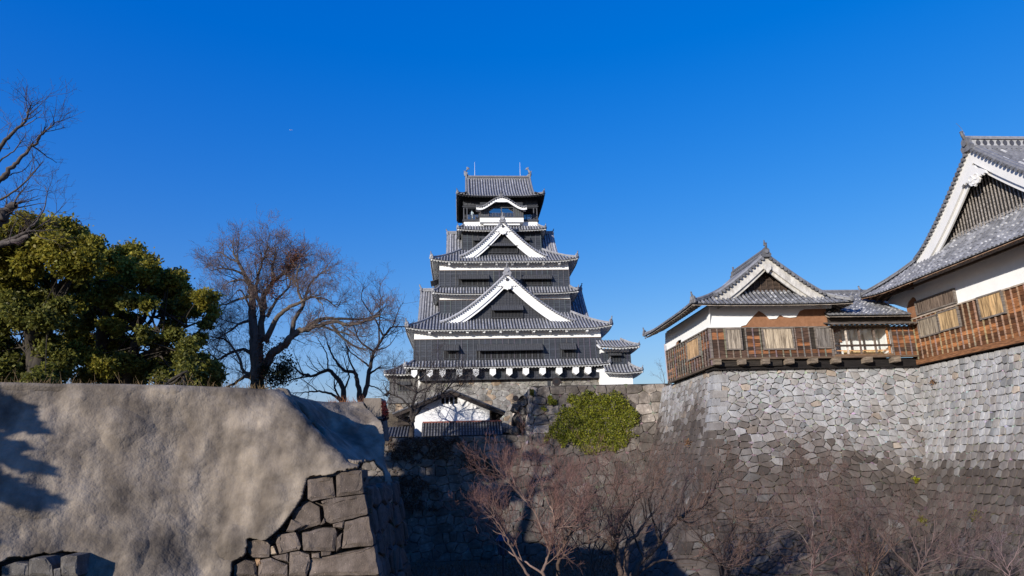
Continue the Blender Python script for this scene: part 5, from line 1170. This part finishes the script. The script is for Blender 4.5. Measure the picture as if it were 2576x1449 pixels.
kB = [(960, 330, 85, 0), (1060, 320, 95, 0), (1150, 360, 85, 0), (870, 350, 60, 1), (800, 450, 100, 1), (930, 470, 110, 0), (1090, 460, 110, 0), (1200, 470, 85, 0), (1290, 490, 90, 0), (1370, 530, 80, 0), (1450, 500, 60, 1), (1420, 580, 70, 0), (860, 590, 105, 1), (1000, 590, 95, 1), (1230, 600, 90, 1), (1330, 650, 85, 1), (760, 640, 80, 1), (1440, 680, 65, 1), (1560, 680, 70, 1), (1650, 690, 75, 0), (1690, 770, 65, 0), (1600, 770, 65, 1), (1650, 880, 45, 2), (1690, 830, 45, 1), (1470, 790, 70, 1),
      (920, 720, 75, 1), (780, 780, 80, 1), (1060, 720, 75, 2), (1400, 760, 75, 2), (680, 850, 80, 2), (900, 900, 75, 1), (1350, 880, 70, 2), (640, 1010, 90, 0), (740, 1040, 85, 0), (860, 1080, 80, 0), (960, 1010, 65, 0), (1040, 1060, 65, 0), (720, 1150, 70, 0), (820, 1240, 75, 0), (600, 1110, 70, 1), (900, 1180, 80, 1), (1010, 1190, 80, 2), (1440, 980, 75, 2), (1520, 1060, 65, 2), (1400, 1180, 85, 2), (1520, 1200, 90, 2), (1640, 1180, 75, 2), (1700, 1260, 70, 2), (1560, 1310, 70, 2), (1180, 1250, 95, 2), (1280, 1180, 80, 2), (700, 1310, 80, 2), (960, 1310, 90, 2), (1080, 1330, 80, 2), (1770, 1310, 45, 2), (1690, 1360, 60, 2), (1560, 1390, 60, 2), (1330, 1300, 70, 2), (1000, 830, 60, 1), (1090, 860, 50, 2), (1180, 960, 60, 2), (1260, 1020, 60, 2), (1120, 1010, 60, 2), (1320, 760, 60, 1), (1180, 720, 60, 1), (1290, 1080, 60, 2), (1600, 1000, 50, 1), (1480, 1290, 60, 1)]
evergreen('broad dark evergreen tree with yellow green top under the overhanging limbs, left of its neighbour', 40, (310, 1400), kA, tA, 11)
evergreen('stepped dark evergreen tree between the left evergreen and the largest bare tree', 43, (900, 1400), kB, tB, 12)
evergreen('small sunlit yellow green bush on the rampart rim under the evergreen trees', 27, (1330, 1380), [(1260, 1350, 40, 0), (1310, 1340, 50, 0), (1360, 1360, 40, 0), (1470, 1290, 45, 0), (1530, 1320, 40, 0), (1420, 1330, 40, 0)], [([(1330, 1400), (1340, 1370), (1360, 1340)], .03, .01), ([(1450, 1400), (1460, 1340), (1480, 1290)], .03, .01)], 13, None, 2400, 10, (.035, .075), ((.16, .15, .03), (.05, .055, .02), (.05, .05, .02)), 'bush')
# unseen cedar, added to cast the jagged shadow on the slope's left edge
rg = np.random.default_rng(3); cb = V3(-22.1, 13.9, -1.62); ce = thing('shadow_cedar', 'tall dark cedar added outside the view beyond the left edge as a shadow caster', 'tree', cb)
T1 = Tubes(); T1.add(smooth([cb, cb+V3(0, 0, 3), cb+V3(.1, 0, 7.4)], 9), np.linspace(.3, .04, 9), 8, (.06, .04, .03)); CC = []
for z in np.arange(1.2, 7.0, .95):
    Rz = 3.9*(1-(z/8.6))**.75+.5
    for k in range(11):
        a = k*6.283/11+z*1.3+rg.uniform(-.2, .2); l = Rz*rg.uniform(.75, 1.1); e = cb+V3(math.cos(a)*l, math.sin(a)*l, z-.28*l)
        T1.add(smooth([cb+V3(0, 0, z+.2), (cb+V3(0, 0, z+.2)+e)/2+V3(0, 0, .1), e], 5), np.linspace(.06, .01, 5), 4, (.05, .04, .03))
        m = 260; t = rg.uniform(.15, 1, m)[:, None]; w = (1-t*.85)*.55
        CC.append(cb+V3(0, 0, z+.2)+(e-cb-V3(0, 0, z+.2))*t+rg.normal(size=(m, 3))*np.array([.8, .8, .22])*w)
v, f, c = T1.arrays(); np_mesh('trunk', v, f, c, ['bark'], ce, tuple(cb)); C = np.concatenate(CC); leafset('crown', ce, C, rg.uniform(.14, .3, len(C)), np.array([.02, .03, .012])*rg.uniform(.6, 1.4, (len(C), 1)), rg, origin=tuple(cb))

# bare cherry trees in the moat
def moat_tree(label, Y, z, limbs, seed, col, tc, lens=(1.5, .95, .6, .36), dens=(2.2, 2.9, 2.9, 2.2), tip=.0055, base=None, up=.35):
    rg = np.random.default_rng(seed); ll = []; k_ = Y/40.0; lens = tuple(l*k_ for l in lens); dens = tuple(d/k_ for d in dens); tip *= k_
    for i, (pts, r0, r1) in enumerate(limbs):
        P, a, b = L_(z, Y, pts, r0*k_, r1*k_, rg, 1.8*k_)
        if i == 0:
            g = P[0].copy(); g[2] = FLOOR; g[0] += rg.uniform(-.2, .2); P = [g, (g+P[0])/2+V3(.1, 0, 0)]+P
        ll.append((P, a, b))
    return bare_tree('cherry_tree', label, ll, rg, lens=lens, dens=dens, col=col, tcol_=tc, up=up, tipr=tip, group='bare cherry trees in the moat', start=.25, spread=(.4, .95))
PK = (.125, .085, .066); TK = (.155, .096, .078)
moat_tree('pinkish bare cherry tree with pale arching whips beside the lantern', 28, 6, [([(1205, 1460), (1230, 1360), (1262, 1270), (1290, 1120), (1290, 1000), (1340, 900), (1385, 830)], .14, .015), ([(1262, 1270), (1210, 1140), (1160, 1000), (1080, 900), (1010, 820), (960, 770)], .07, .012), ([(1215, 1440), (1120, 1370), (1020, 1310), (900, 1230), (800, 1160), (755, 1100)], .07, .012), ([(1110, 1449), (1030, 1330), (960, 1200), (900, 1080), (820, 1000), (740, 940)], .08, .012), ([(1030, 1330), (960, 1160), (870, 1000), (780, 870)], .04, .01), ([(1290, 1000), (1230, 880), (1180, 760), (1120, 650)], .05, .01), ([(1262, 1270), (1330, 1130), (1420, 1000), (1470, 880)], .06, .01), ([(1290, 1000), (1200, 950), (1060, 880), (950, 760), (880, 680)], .04, .01)], 1, (.21, .145, .12), (.19, .105, .09), dens=(2.8, 3.8, 3.6, 2.6))
moat_tree('upright bare cherry tree with a pale straight stem in the middle of the moat thicket', 30, 6, [([(1318, 1470), (1325, 1350), (1340, 1270), (1400, 1150), (1460, 1040), (1540, 920), (1610, 800)], .17, .015), ([(1340, 1270), (1300, 1130), (1330, 960), (1390, 820)], .06, .012), ([(1400, 1150), (1520, 1080), (1640, 1010), (1720, 900)], .06, .012), ([(1460, 1040), (1400, 900), (1300, 760), (1180, 650)], .05, .01), ([(1330, 1340), (1430, 1250), (1560, 1180), (1660, 1100)], .06, .012)], 2, PK, (.185, .105, .09), dens=(2.6, 3.6, 3.4, 2.4))
moat_tree('stout brown bare cherry tree with two forked stems below the bright green ivy', 33, 6, [([(1770, 1470), (1750, 1300), (1740, 1180), (1790, 1040), (1860, 930), (1930, 850), (2010, 760)], .24, .015), ([(1745, 1190), (1680, 1050), (1620, 930), (1560, 800)], .1, .012), ([(1800, 1449), (1815, 1300), (1820, 1210), (1890, 1150), (1960, 1050), (2060, 930), (2110, 820)], .2, .015), ([(1790, 1040), (1760, 900), (1700, 780), (1640, 700)], .06, .01), ([(1750, 1260), (1650, 1200), (1540, 1110), (1440, 1010)], .07, .012), ([(1860, 930), (1880, 800), (1880, 690), (1890, 640)], .05, .01), ([(1740, 1200), (1700, 1000), (1740, 860), (1760, 740)], .06, .01)], 3, (.10, .07, .057), TK)
moat_tree('leaning bare cherry tree whose thick trunk slants right in front of the turret wall', 34, 7, [([(40, 1470), (120, 1330), (220, 1230), (300, 1130), (345, 1070), (430, 1030), (510, 1005), (560, 900), (610, 800), (650, 700)], .26, .015), ([(345, 1070), (370, 930), (390, 830), (330, 760)], .1, .012), ([(220, 1230), (180, 1080), (150, 960), (200, 860)], .08, .012), ([(120, 1330), (60, 1200), (30, 1040), (90, 900)], .08, .012), ([(510, 1005), (620, 1040), (740, 1060), (830, 1110), (930, 1160)], .06, .012), ([(60, 1449), (200, 1360), (400, 1340), (560, 1360), (700, 1400)], .08, .015), ([(430, 1030), (480, 900), (470, 800)], .05, .01), ([(345, 1080), (420, 1110), (500, 1060), (580, 1040)], .05, .012)], 4, (.085, .062, .052), TK)
moat_tree('slim pale bare cherry tree forking like a V before the turret wall', 38, 7, [([(1190, 1480), (1200, 1300), (1210, 1060), (1225, 960), (1245, 860), (1285, 740)], .075, .008), ([(1210, 1060), (1170, 960), (1130, 870), (1080, 700)], .04, .008), ([(1200, 1300), (1130, 1180), (1010, 1100), (920, 1070)], .035, .008), ([(1195, 1380), (1260, 1250), (1330, 1150), (1400, 1050)], .035, .008)], 5, (.2, .16, .145), TK, dens=(2.4, 3, 2.8, 2.2))
moat_tree('low spreading bare cherry tree with mauve twigs at the lower right', 36, 8, [([(700, 1480), (740, 1380), (800, 1250), (870, 1170), (950, 1100), (1050, 1060)], .08, .01), ([(740, 1380), (860, 1330), (980, 1270), (1100, 1210), (1200, 1180)], .05, .01), ([(720, 1449), (600, 1330), (520, 1230), (440, 1120), (430, 1000)], .06, .01), ([(740, 1380), (690, 1250), (640, 1130), (560, 1060)], .05, .01), ([(800, 1250), (820, 1150), (800, 1040)], .04, .008), ([(700, 1449), (860, 1420), (1000, 1400), (1150, 1370)], .04, .01)], 6, (.12, .085, .078), (.13, .085, .08), dens=(2.6, 3.2, 3.0, 2.2))
moat_tree('reddish young bare cherry tree left of the low spreading one', 37, 8, [([(70, 1480), (100, 1330), (150, 1220), (220, 1130), (300, 1060)], .07, .01), ([(100, 1330), (60, 1200), (20, 1080), (-20, 980)], .04, .008), ([(90, 1400), (200, 1330), (330, 1280), (430, 1230)], .05, .01), ([(150, 1220), (130, 1100), (150, 960)], .035, .008), ([(80, 1449), (240, 1400), (400, 1380)], .04, .01)], 7, (.12, .075, .07), (.13, .08, .075), dens=(2.6, 3.2, 3.0, 2.2))
moat_tree('thin bare sapling at the lower right edge with sparse arching whips', 33, 8, [([(1280, 1500), (1260, 1400), (1200, 1280), (1120, 1200)], .05, .008), ([(1260, 1400), (1320, 1300), (1340, 1180)], .03, .008), ([(1270, 1449), (1150, 1360), (1060, 1330)], .03, .008)], 8, (.2, .14, .14), (.18, .13, .14), dens=(2, 2.6, 2.6, 2))
def fan(x0, y0, h, n, seed, r0=.09):
    rg = np.random.default_rng(seed); L = []
    for i in range(n):
        a = math.radians(-62+124*(i+.5)/n+rg.uniform(-9, 9)); l = h*rg.uniform(.75, 1.1)*(1-.18*abs(math.sin(a))); bx_, by_ = x0+rg.uniform(-12, 12), y0
        pts = [(bx_, by_), (bx_+.25*l*math.sin(a*.5), by_-.28*l), (bx_+.58*l*math.sin(a*.85)+rg.uniform(-25, 25), by_-.6*l), (bx_+l*math.sin(a)+rg.uniform(-30, 30), by_-.5*l-.5*l*math.cos(a))]
        L.append((pts, r0 if i == n//2 else r0*.6, .008))
    L.insert(0, L.pop(n//2)); return L
BRN = (.115, .075, .058)
moat_tree('many stemmed brown bare cherry tree in front of the foot of the turret wall corner', 43, 7, fan(640, 1500, 640, 7, 41), 11, BRN, TK, dens=(1.8, 2.4, 2.5, 2.2))
moat_tree('wide twiggy bare cherry tree under the seam between turret wall and hall wall', 40, 8, fan(420, 1520, 620, 7, 42), 12, BRN, TK, dens=(1.5, 2.1, 2.2, 2.0))
moat_tree('bushy bare cherry tree at the foot of the ivy wall behind the stout forked one', 46, 6, fan(1560, 1520, 760, 7, 44, .12), 14, BRN, TK, dens=(2.0, 2.8, 2.8, 2.4))
# thin shrub behind the wooden turret
rg = np.random.default_rng(9); lm = [L_(3, 66, [(345, 1420), (335, 1320), (320, 1250), (300, 1210)], .04, .008, rg, .3), L_(3, 66, [(345, 1380), (310, 1330), (280, 1300)], .02, .006, rg, .3)]
bare_tree('bare_shrub', 'wispy bare shrub on the wall top just left of the wooden turret', lm, rg, lens=(.6, .4, .25, .2), dens=(4, 3, 2, 1), col=(.1, .08, .08), tcol_=(.1, .08, .09), levels=3, cat='shrub')

# ------------------------------------------------------------------ ivy, creepers, weeds, grass
rg = np.random.default_rng(21)
IV = [(1500, 130), (1560, 110), (1620, 180), (1720, 115), (1790, 160), (1810, 200), (1880, 270), (1870, 330), (1905, 400), (1850, 470), (1760, 480), (1690, 530), (1600, 535), (1530, 575), (1440, 510), (1340, 500), (1280, 455), (1180, 450), (1250, 390), (1310, 330), (1300, 270), (1370, 230), (1400, 210), (1450, 180)]
def wall_leaf(name, label, cat, polys, n, Y, seed, cols, lsz, thick=.45, mapY=None, mat='leaf', fuzz=22):
    rg = np.random.default_rng(seed); CC = []; TT = []
    for poly, nn_ in polys:
        xs = [p[0] for p in poly]; ys = [p[1] for p in poly]
        x = rg.uniform(min(xs), max(xs), nn_*3); y = rg.uniform(min(ys), max(ys), nn_*3)
        fz = noise3(np.stack([x/55, y/55, 0*x], -1), 1.0, seed)*fuzz*4
        ok = inside(x+fz+rg.normal(size=len(x))*fuzz*.3, y+fz, poly); x, y = x[ok][:nn_], y[ok][:nn_]
        P0 = np.array([zat(6, a, b, Y) for a, b in zip(x, y)]); h = np.maximum(0, 7.15-P0[:, 2]); yy = mapY(P0[:, 2])
        P0 *= (yy/P0[:, 1])[:, None]
        bump = noise3(P0, 1.1, seed+1)+.6*noise3(P0, 2.6, seed+2)
        P0[:, 1] -= np.clip(.12+thick*(bump+.35), .02, 2)*rg.uniform(.55, 1.0, len(P0)); CC.append(P0)
        c = np.array(cols[0])*(1-(q := rg.uniform(0, 1, (len(P0), 1))**1.5))+np.array(cols[1])*q; TT.append(c*rg.uniform(.7, 1.3, (len(P0), 1)))
    C = np.concatenate(CC); T = np.concatenate(TT); b = tuple(C.mean(0)); v, f = leaves(C, rg.uniform(*lsz, len(C)), rg, .5, .75, V3(0, -.5, .2))
    o = np_mesh(name, v, f, T, [mat], None, b); tag(o, label, cat); return o
ivY = lambda z: 66.9-ivb(np.maximum(0, 7.15-z))
wall_leaf('ivy', 'bright yellow green ivy patch spread over the dark block wall', 'ivy', [(IV, 10500), ([(1245, 150), (1310, 150), (1300, 215), (1245, 210)], 350), ([(1180, 225), (1240, 225), (1220, 260)], 60)], 0, 66.2, 22, ((.12, .145, .016), (.31, .30, .035)), (.05, .115), .5, ivY, fuzz=46)
wall_leaf('climbing_weed', 'small green weed clump at the upper left corner of the ivy wall', 'weed', [([(1110, 100), (1145, 105), (1140, 150), (1115, 145)], 220)], 0, 66.2, 24, ((.09, .1, .015), (.16, .15, .03)), (.05, .1), .4, ivY, fuzz=6)
lwY = lambda z: 67.0-batter(np.maximum(0, 2.5-z))*.55
wall_leaf('dry_creeper', 'dark dry creeper hanging over the shaded low wall below the house', 'creeper', [([(90, 440), (620, 440), (640, 500), (560, 520), (520, 580), (400, 560), (300, 600), (150, 640), (85, 560)], 2400), ([(150, 690), (420, 780), (460, 850), (380, 900), (330, 980), (200, 960), (110, 880), (90, 800)], 1500), ([(560, 600), (720, 560), (860, 640), (900, 760), (800, 700)], 700)], 0, 66.0, 25, ((.045, .026, .016), (.10, .055, .03)), (.04, .09), .3, lwY, 'dryleaf', fuzz=60)
wall_leaf('red_creeper', 'dark red creeper trailing beside the hewn stone block', 'creeper', [([(48, 205), (80, 190), (100, 260), (105, 320), (70, 340), (50, 290)], 420)], 0, 33.2, 26, ((.09, .012, .016), (.05, .015, .015)), (.03, .06), .2, lambda z: 33.1+0*z, 'dryleaf', fuzz=8)
def tuft(name, label, P, n, sc, col, seed, cat='weed'):
    rg = np.random.default_rng(seed); P = V3(*P); C = P+rg.normal(size=(n, 3))*sc; v, f = leaves(C, rg.uniform(.05, .1, n), rg, .4); o = np_mesh(name, v, f, np.array(col)*rg.uniform(.6, 1.4, (n, 1)), ['leaf'], None, tuple(P)); tag(o, label, cat)
def on_rb(x, y): 
    d = zat(8, x, y, 1.0); t = 36.0/d[0]
    for _ in range(8): p = d*t; t = (36.35-batter(max(0, TZ-.15-p[2])))/d[0]
    return d*t
def on_fr(x, y, z=8):
    d = zat(z, x, y, 1.0); t = 50.0
    for _ in range(8): p = d*t; t = 52.0-batter(max(0, TZ-p[2]))
    return d*t
tuft('wall_weed', 'orange dry grass tuft sprouting high on the pale hall wall', on_rb(808, 266), 60, .16, (.22, .12, .06), 1)
tuft('wall_weed', 'topmost bright yellow weed in the seam between turret wall and hall wall', on_fr(706, 866), 110, .09, (.25, .25, .02), 2)
tuft('wall_weed', 'larger yellow green weed low in the seam between turret wall and hall wall', on_fr(742, 1110), 240, .095, (.18, .17, .03), 3)
tuft('wall_weed', 'yellow green weed alone on the dark lower hall wall', on_rb(1060, 1082), 70, .16, (.15, .15, .025), 4)
tuft('wall_weed', 'orange leaved weed on the shaded left flank of the turret wall', zat(7, 402, 594, 54.2), 60, .15, (.25, .12, .03), 5)
# dry grass along the rampart rim (uncountable)
rg = np.random.default_rng(31); T1 = Tubes()
for _ in range(900):
    k = rg.uniform(0, 1); x = rg.uniform(-150, 690) if k < .45 else (rg.uniform(825, 912) if k < .93 else rg.uniform(560, 660)); a = x/680.0
    Y = 22.3+2.2*min(a, 1)+rg.uniform(.4, 1.3) if x < 700 else rg.uniform(30.5, 33)
    yb = (967+18*a) if x < 700 else 1018; P = at(x, yb+2, Y); h = rg.uniform(.05, .3) if rg.random() < .9 else rg.uniform(.3, .62)
    if x > 700: h *= .8
    e = P+V3(rg.normal()*.12*h/.3, rg.normal()*.1, h); T1.add(np.array([P-V3(0, 0, .15), (P+e)/2+rg.normal(size=3)*.01, e]), np.array([.008, .007, .003]), 3, tuple(np.array((.28, .19, .09) if x < 700 else (.3, .13, .06))*rg.uniform(.6, 1.3)))
v, f, c = T1.arrays(); o = np_mesh('dry_grass', v, f, c, ['bark'], None, (0, 25, 2.5)); o['kind'] = 'stuff'; tag(o, 'dry straw and russet grass along the top of the mortar slope', 'grass')

# brush and leaf litter on the moat floor (uncountable)
T1 = Tubes()
for _ in range(5200):
    P = V3(rg.uniform(-10, 30), rg.uniform(41, 62), FLOOR-.05); h = rg.uniform(.2, 1.0)*(1.5 if rg.random() < .15 else 1); e = P+V3(rg.normal()*.35*h, rg.normal()*.35*h, h)
    T1.add(np.array([P, (P+e)/2+rg.normal(size=3)*.05, e]), np.array([.016, .012, .005]), 3, tuple(np.array((.13, .09, .06))*rg.uniform(.5, 1.5)))
v, f, c = T1.arrays(); o = np_mesh('dry_brush', v, f, c, ['bark'], None, (10, 52, FLOOR)); o['kind'] = 'stuff'; tag(o, 'dry brown brush covering the shaded moat floor', 'brush')
C = np.stack([rg.uniform(-10, 30, 9000), rg.uniform(41, 62, 9000), FLOOR+rg.uniform(.01, .5, 9000)**2], -1)
o = leafset('fallen_leaves', None, C, rg.uniform(.05, .12, 9000), np.array([.13, .08, .05])*rg.uniform(.4, 1.7, (9000, 1)), rg, 'dryleaf', 1.5, origin=(10, 52, FLOOR)); o['kind'] = 'stuff'; tag(o, 'brown fallen leaves on the moat floor', 'leaves')

# ------------------------------------------------------------------ fixtures
def floodlight(p, d, s, label):
    t_ = thing('floodlight', label, 'floodlight', p-UP*s*1.3, 'round floodlights by the keep base'); p, d = V3(*p), V3(*d); d /= np.linalg.norm(d)
    mb = MB(); mb.lathe(p, [(.01, -.55*s), (.5*s, -.5*s), (.78*s, -.25*s), (.95*s, .1*s), (1.0*s, .45*s), (.98*s, .5*s)], 16, 0, (.02, .015, .015), d); mb.lathe(p, [(.97*s, .42*s), (.9*s, .46*s)], 16, 0, (.015, .013, .013), d); mb.build("lamp_housing", ["cloth"], t_)
    mb = MB(); mb.lathe(p, [(.85*s, .47*s), (.1*s, .53*s), (.02*s, .53*s)], 14, 0, (.012, .013, .016), d); mb.build("lens", ["cloth"], t_)
    mb = MB(); sd = np.cross(d, UP); sd /= np.linalg.norm(sd)
    for k in (-1, 1): mb.tube([p+sd*k*1.05*s, p+sd*k*1.05*s-UP*.8*s, p-UP*1.25*s], .09*s, 5, 0, (.03, .03, .03))
    mb.box(p[0]-.5*s, p[0]+.5*s, p[1]-.4*s, p[1]+.4*s, p[2]-1.4*s, p[2]-1.2*s, 0, (.04, .04, .04)); mb.build('bracket', ['iron'], t_)
p = zat(6, 1312, 50, 68.2); floodlight(p, (-.35, -.9, .1), .44, 'large dark round floodlight on top of the ivy wall'); mb = MB(); mb.box(p[0]-.95, p[0]-.65, 68, 68.4, 7.0, p[2]+.1, 0, (.03, .03, .03)); o = mb.build('control_box', ['iron'], None, (p[0]-.8, 68.2, 6.6)); tag(o, 'small dark box standing left of the floodlight on the wall top', 'box')
p = zat(6, 1012, 170, 84); floodlight(p, (.15, -.95, .2), .37, 'smaller dark round floodlight in front of the keep base stones')
mb = MB(); q = zat(6, 1022, 210, 83.5); mb.box(q[0]-.6, q[0]+.6, 83.4, 83.6, q[2]-.12, q[2]+.12, 0, (.05, .045, .04)); mb.box(q[0]-.05, q[0]+.05, 83.45, 83.55, 2.3, q[2]-.12, 0, (.06, .06, .06)); mb.box(p[0]-.06, p[0]+.06, 83.9, 84.1, 2.3, p[2]-.45, 0, (.05, .05, .05)); o = mb.build('post_rail', ['iron'], None, (q[0], 83.5, 2.35)); tag(o, 'small dark rail on posts under the smaller floodlight', 'rail')
# rock pile and bench-like slab at the wall end
mb = MB()
for (x, y, w_, h_) in ((1040, 330, 60, 110), (1020, 240, 40, 60), (1070, 200, 40, 90), (1080, 400, 55, 60), (1010, 400, 45, 60), (1060, 270, 45, 60)):
    P = [zat(6, x+w_*math.cos(t)*rs.uniform(.8, 1.15), y+h_*math.sin(t)*.55*rs.uniform(.8, 1.15), 69+rs.uniform(-.5, .5)) for t in np.linspace(0, 6.283, 10)[:-1]]; mb.prism([tuple(k) for k in P], (0, 1.2, 0), 0, (.1, .09, .085)); mb.prism([tuple(k*.997+zat(6, x, y, 69)*.003+V3(0, -.25, 0)) for k in [zat(6, x, y, 69)+(k-zat(6, x, y, 69))*.6 for k in P]], (0, .4, 0), 0, (.13, .12, .11))
o = mb.build('rubble_rocks', ['stone'], None, tuple(zat(6, 1050, 435, 69.5))); tag(o, 'dark upright rubble rocks between the white house and the ivy wall', 'rocks')
# lantern lamp post
p = zat(6, 922, 1235, 42); lp_ = thing('street_lamp', 'lantern street lamp with purple blue peaked cap among the bare cherry twigs', 'street lamp', (p[0], p[1], FLOOR))
s = .36; mb = MB(); mb.tube([(p[0], p[1], FLOOR), (p[0], p[1], FLOOR+1), (p[0], p[1], p[2]-.5)], [.09, .06, .05], 8, 0, (.03, .03, .035)); mb.lathe((p[0], p[1], FLOOR), [(.16, 0), (.15, .25), (.08, .45)], 10, 0, (.03, .03, .035)); mb.build('pole', ['iron'], lp_)
mb = MB(); mb.lathe(p, [(s*1.35, .32), (s*1.2, .4), (s*.5, .72), (s*.2, .82), (.02, .98)], 6, 0, (.035, .03, .07)); mb.build('lamp_cap', ['iron'], lp_)
mb = MB(); mb.lathe(p, [(s*.45, -.5), (s*.65, -.45), (s*.95, .3), (s*1.0, .34)], 6, 0, (.05, .06, .09)); mb.build('lamp_glass', ['iron'], lp_)
mb = MB()
for k in range(6): a = k*1.047; mb.tube([p+V3(s*.66*math.cos(a), s*.66*math.sin(a), -.45), p+V3(s*.97*math.cos(a), s*.97*math.sin(a), .32)], .022, 4, 0, (.02, .02, .025))
mb.build('lamp_frame', ['iron'], lp_)
# visitor on the lookout floor
mb = MB(); b = V3(1.75, 100.2, 36.32)
def blob(ctr, prof, n, col): mb.lathe(ctr, prof, n, 0, col)
sk = bpy.data.meshes.new('body'); 
J = [(0, 0, .98), (0, 0, 1.25), (0, 0, 1.45), (0, -.02, 1.55), (0, -.03, 1.68), (.1, 0, .92), (.11, -.02, .5), (.11, 0, .06), (-.1, 0, .92), (-.11, -.02, .5), (-.11, 0, .06), (.2, 0, 1.42), (.27, -.05, 1.15), (.2, -.3, 1.05), (-.2, 0, 1.42), (-.27, -.05, 1.15), (-.2, -.3, 1.05), (.11, -.16, .04), (-.11, -.16, .04), (0, -.03, 1.76)]
E_ = [(0, 1), (1, 2), (2, 3), (3, 4), (0, 5), (5, 6), (6, 7), (0, 8), (8, 9), (9, 10), (2, 11), (11, 12), (12, 13), (2, 14), (14, 15), (15, 16), (7, 17), (10, 18), (4, 19)]
RR = [.15, .15, .15, .055, .1, .1, .075, .05, .1, .075, .05, .07, .05, .04, .07, .05, .04, .04, .04, .08]
sk.from_pydata([tuple(b+V3(*j)) for j in J], E_, []); vt = bpy.data.objects.new('person', sk); COL.objects.link(vt)
sk.skin_vertices if sk.skin_vertices else None
mod = vt.modifiers.new('skin', 'SKIN')
for i, r_ in enumerate(RR): sk.skin_vertices[0].data[i].radius = (r_, r_*.8)
sk.skin_vertices[0].data[0].use_root = True
vt.modifiers.new('sub', 'SUBSURF').levels = 1; vt.modifiers['sub'].render_levels = 1
def plainm(name, c):
    m, n, b_, o_ = new_mat(name); b_.inputs['Base Color'].default_value = (*c, 1); b_.inputs['Roughness'].default_value = .8; return m
M['jacket'] = surf('pale_blue_jacket', (.5, .62, .68), (.62, .72, .76), 6, .9)
sk.materials.append(plainm('jacket_and_skin', (.5, .6, .66))); tag(vt, 'visitor in a pale blue jacket at the left lookout window of the keep', 'person')
mb = MB(); mb.lathe(b+V3(0, -.02, 1.66), [(.1, 0), (.115, .08), (.09, .15), (.02, .18)], 10, 0, (.75, .75, .72)); mb.build('hat', ['cloth'], vt, (0, 0, 0))
# distant airliner
c = at(732, 327, 3000); pl = thing('airplane', 'tiny white airliner crossing the blue sky left of the keep', 'airplane', c); k = 7.0
ax = V3(1, .2, .02); ax /= np.linalg.norm(ax); sy = np.cross(UP, ax); wt = (.8, .8, .82)
mb = MB(); mb.tube([c+ax*t*k for t in (-1, -.85, -.4, .4, .8, 1)], [.02*k, .07*k, .1*k, .1*k, .08*k, .01*k], 10, 0, wt); mb.build('fuselage', ['plaster'], pl, tuple(c))
for s_ in (-1, 1):
    mb = MB(); mb.prism([tuple(c+ax*.25*k), tuple(c-ax*.1*k), tuple(c-ax*.5*k+sy*s_*.9*k+UP*.06*k), tuple(c-ax*.38*k+sy*s_*.9*k+UP*.06*k)], (0, 0, .02*k), 0, wt); mb.build('wing', ['plaster'], pl, tuple(c))
mb = MB(); mb.prism([tuple(c-ax*.7*k), tuple(c-ax*.98*k), tuple(c-ax*1.05*k+UP*.35*k), tuple(c-ax*.92*k+UP*.35*k)], tuple(sy*.02*k), 0, wt); mb.build('tail_fin', ['plaster'], pl, tuple(c))
S.render.engine = 'CYCLES'
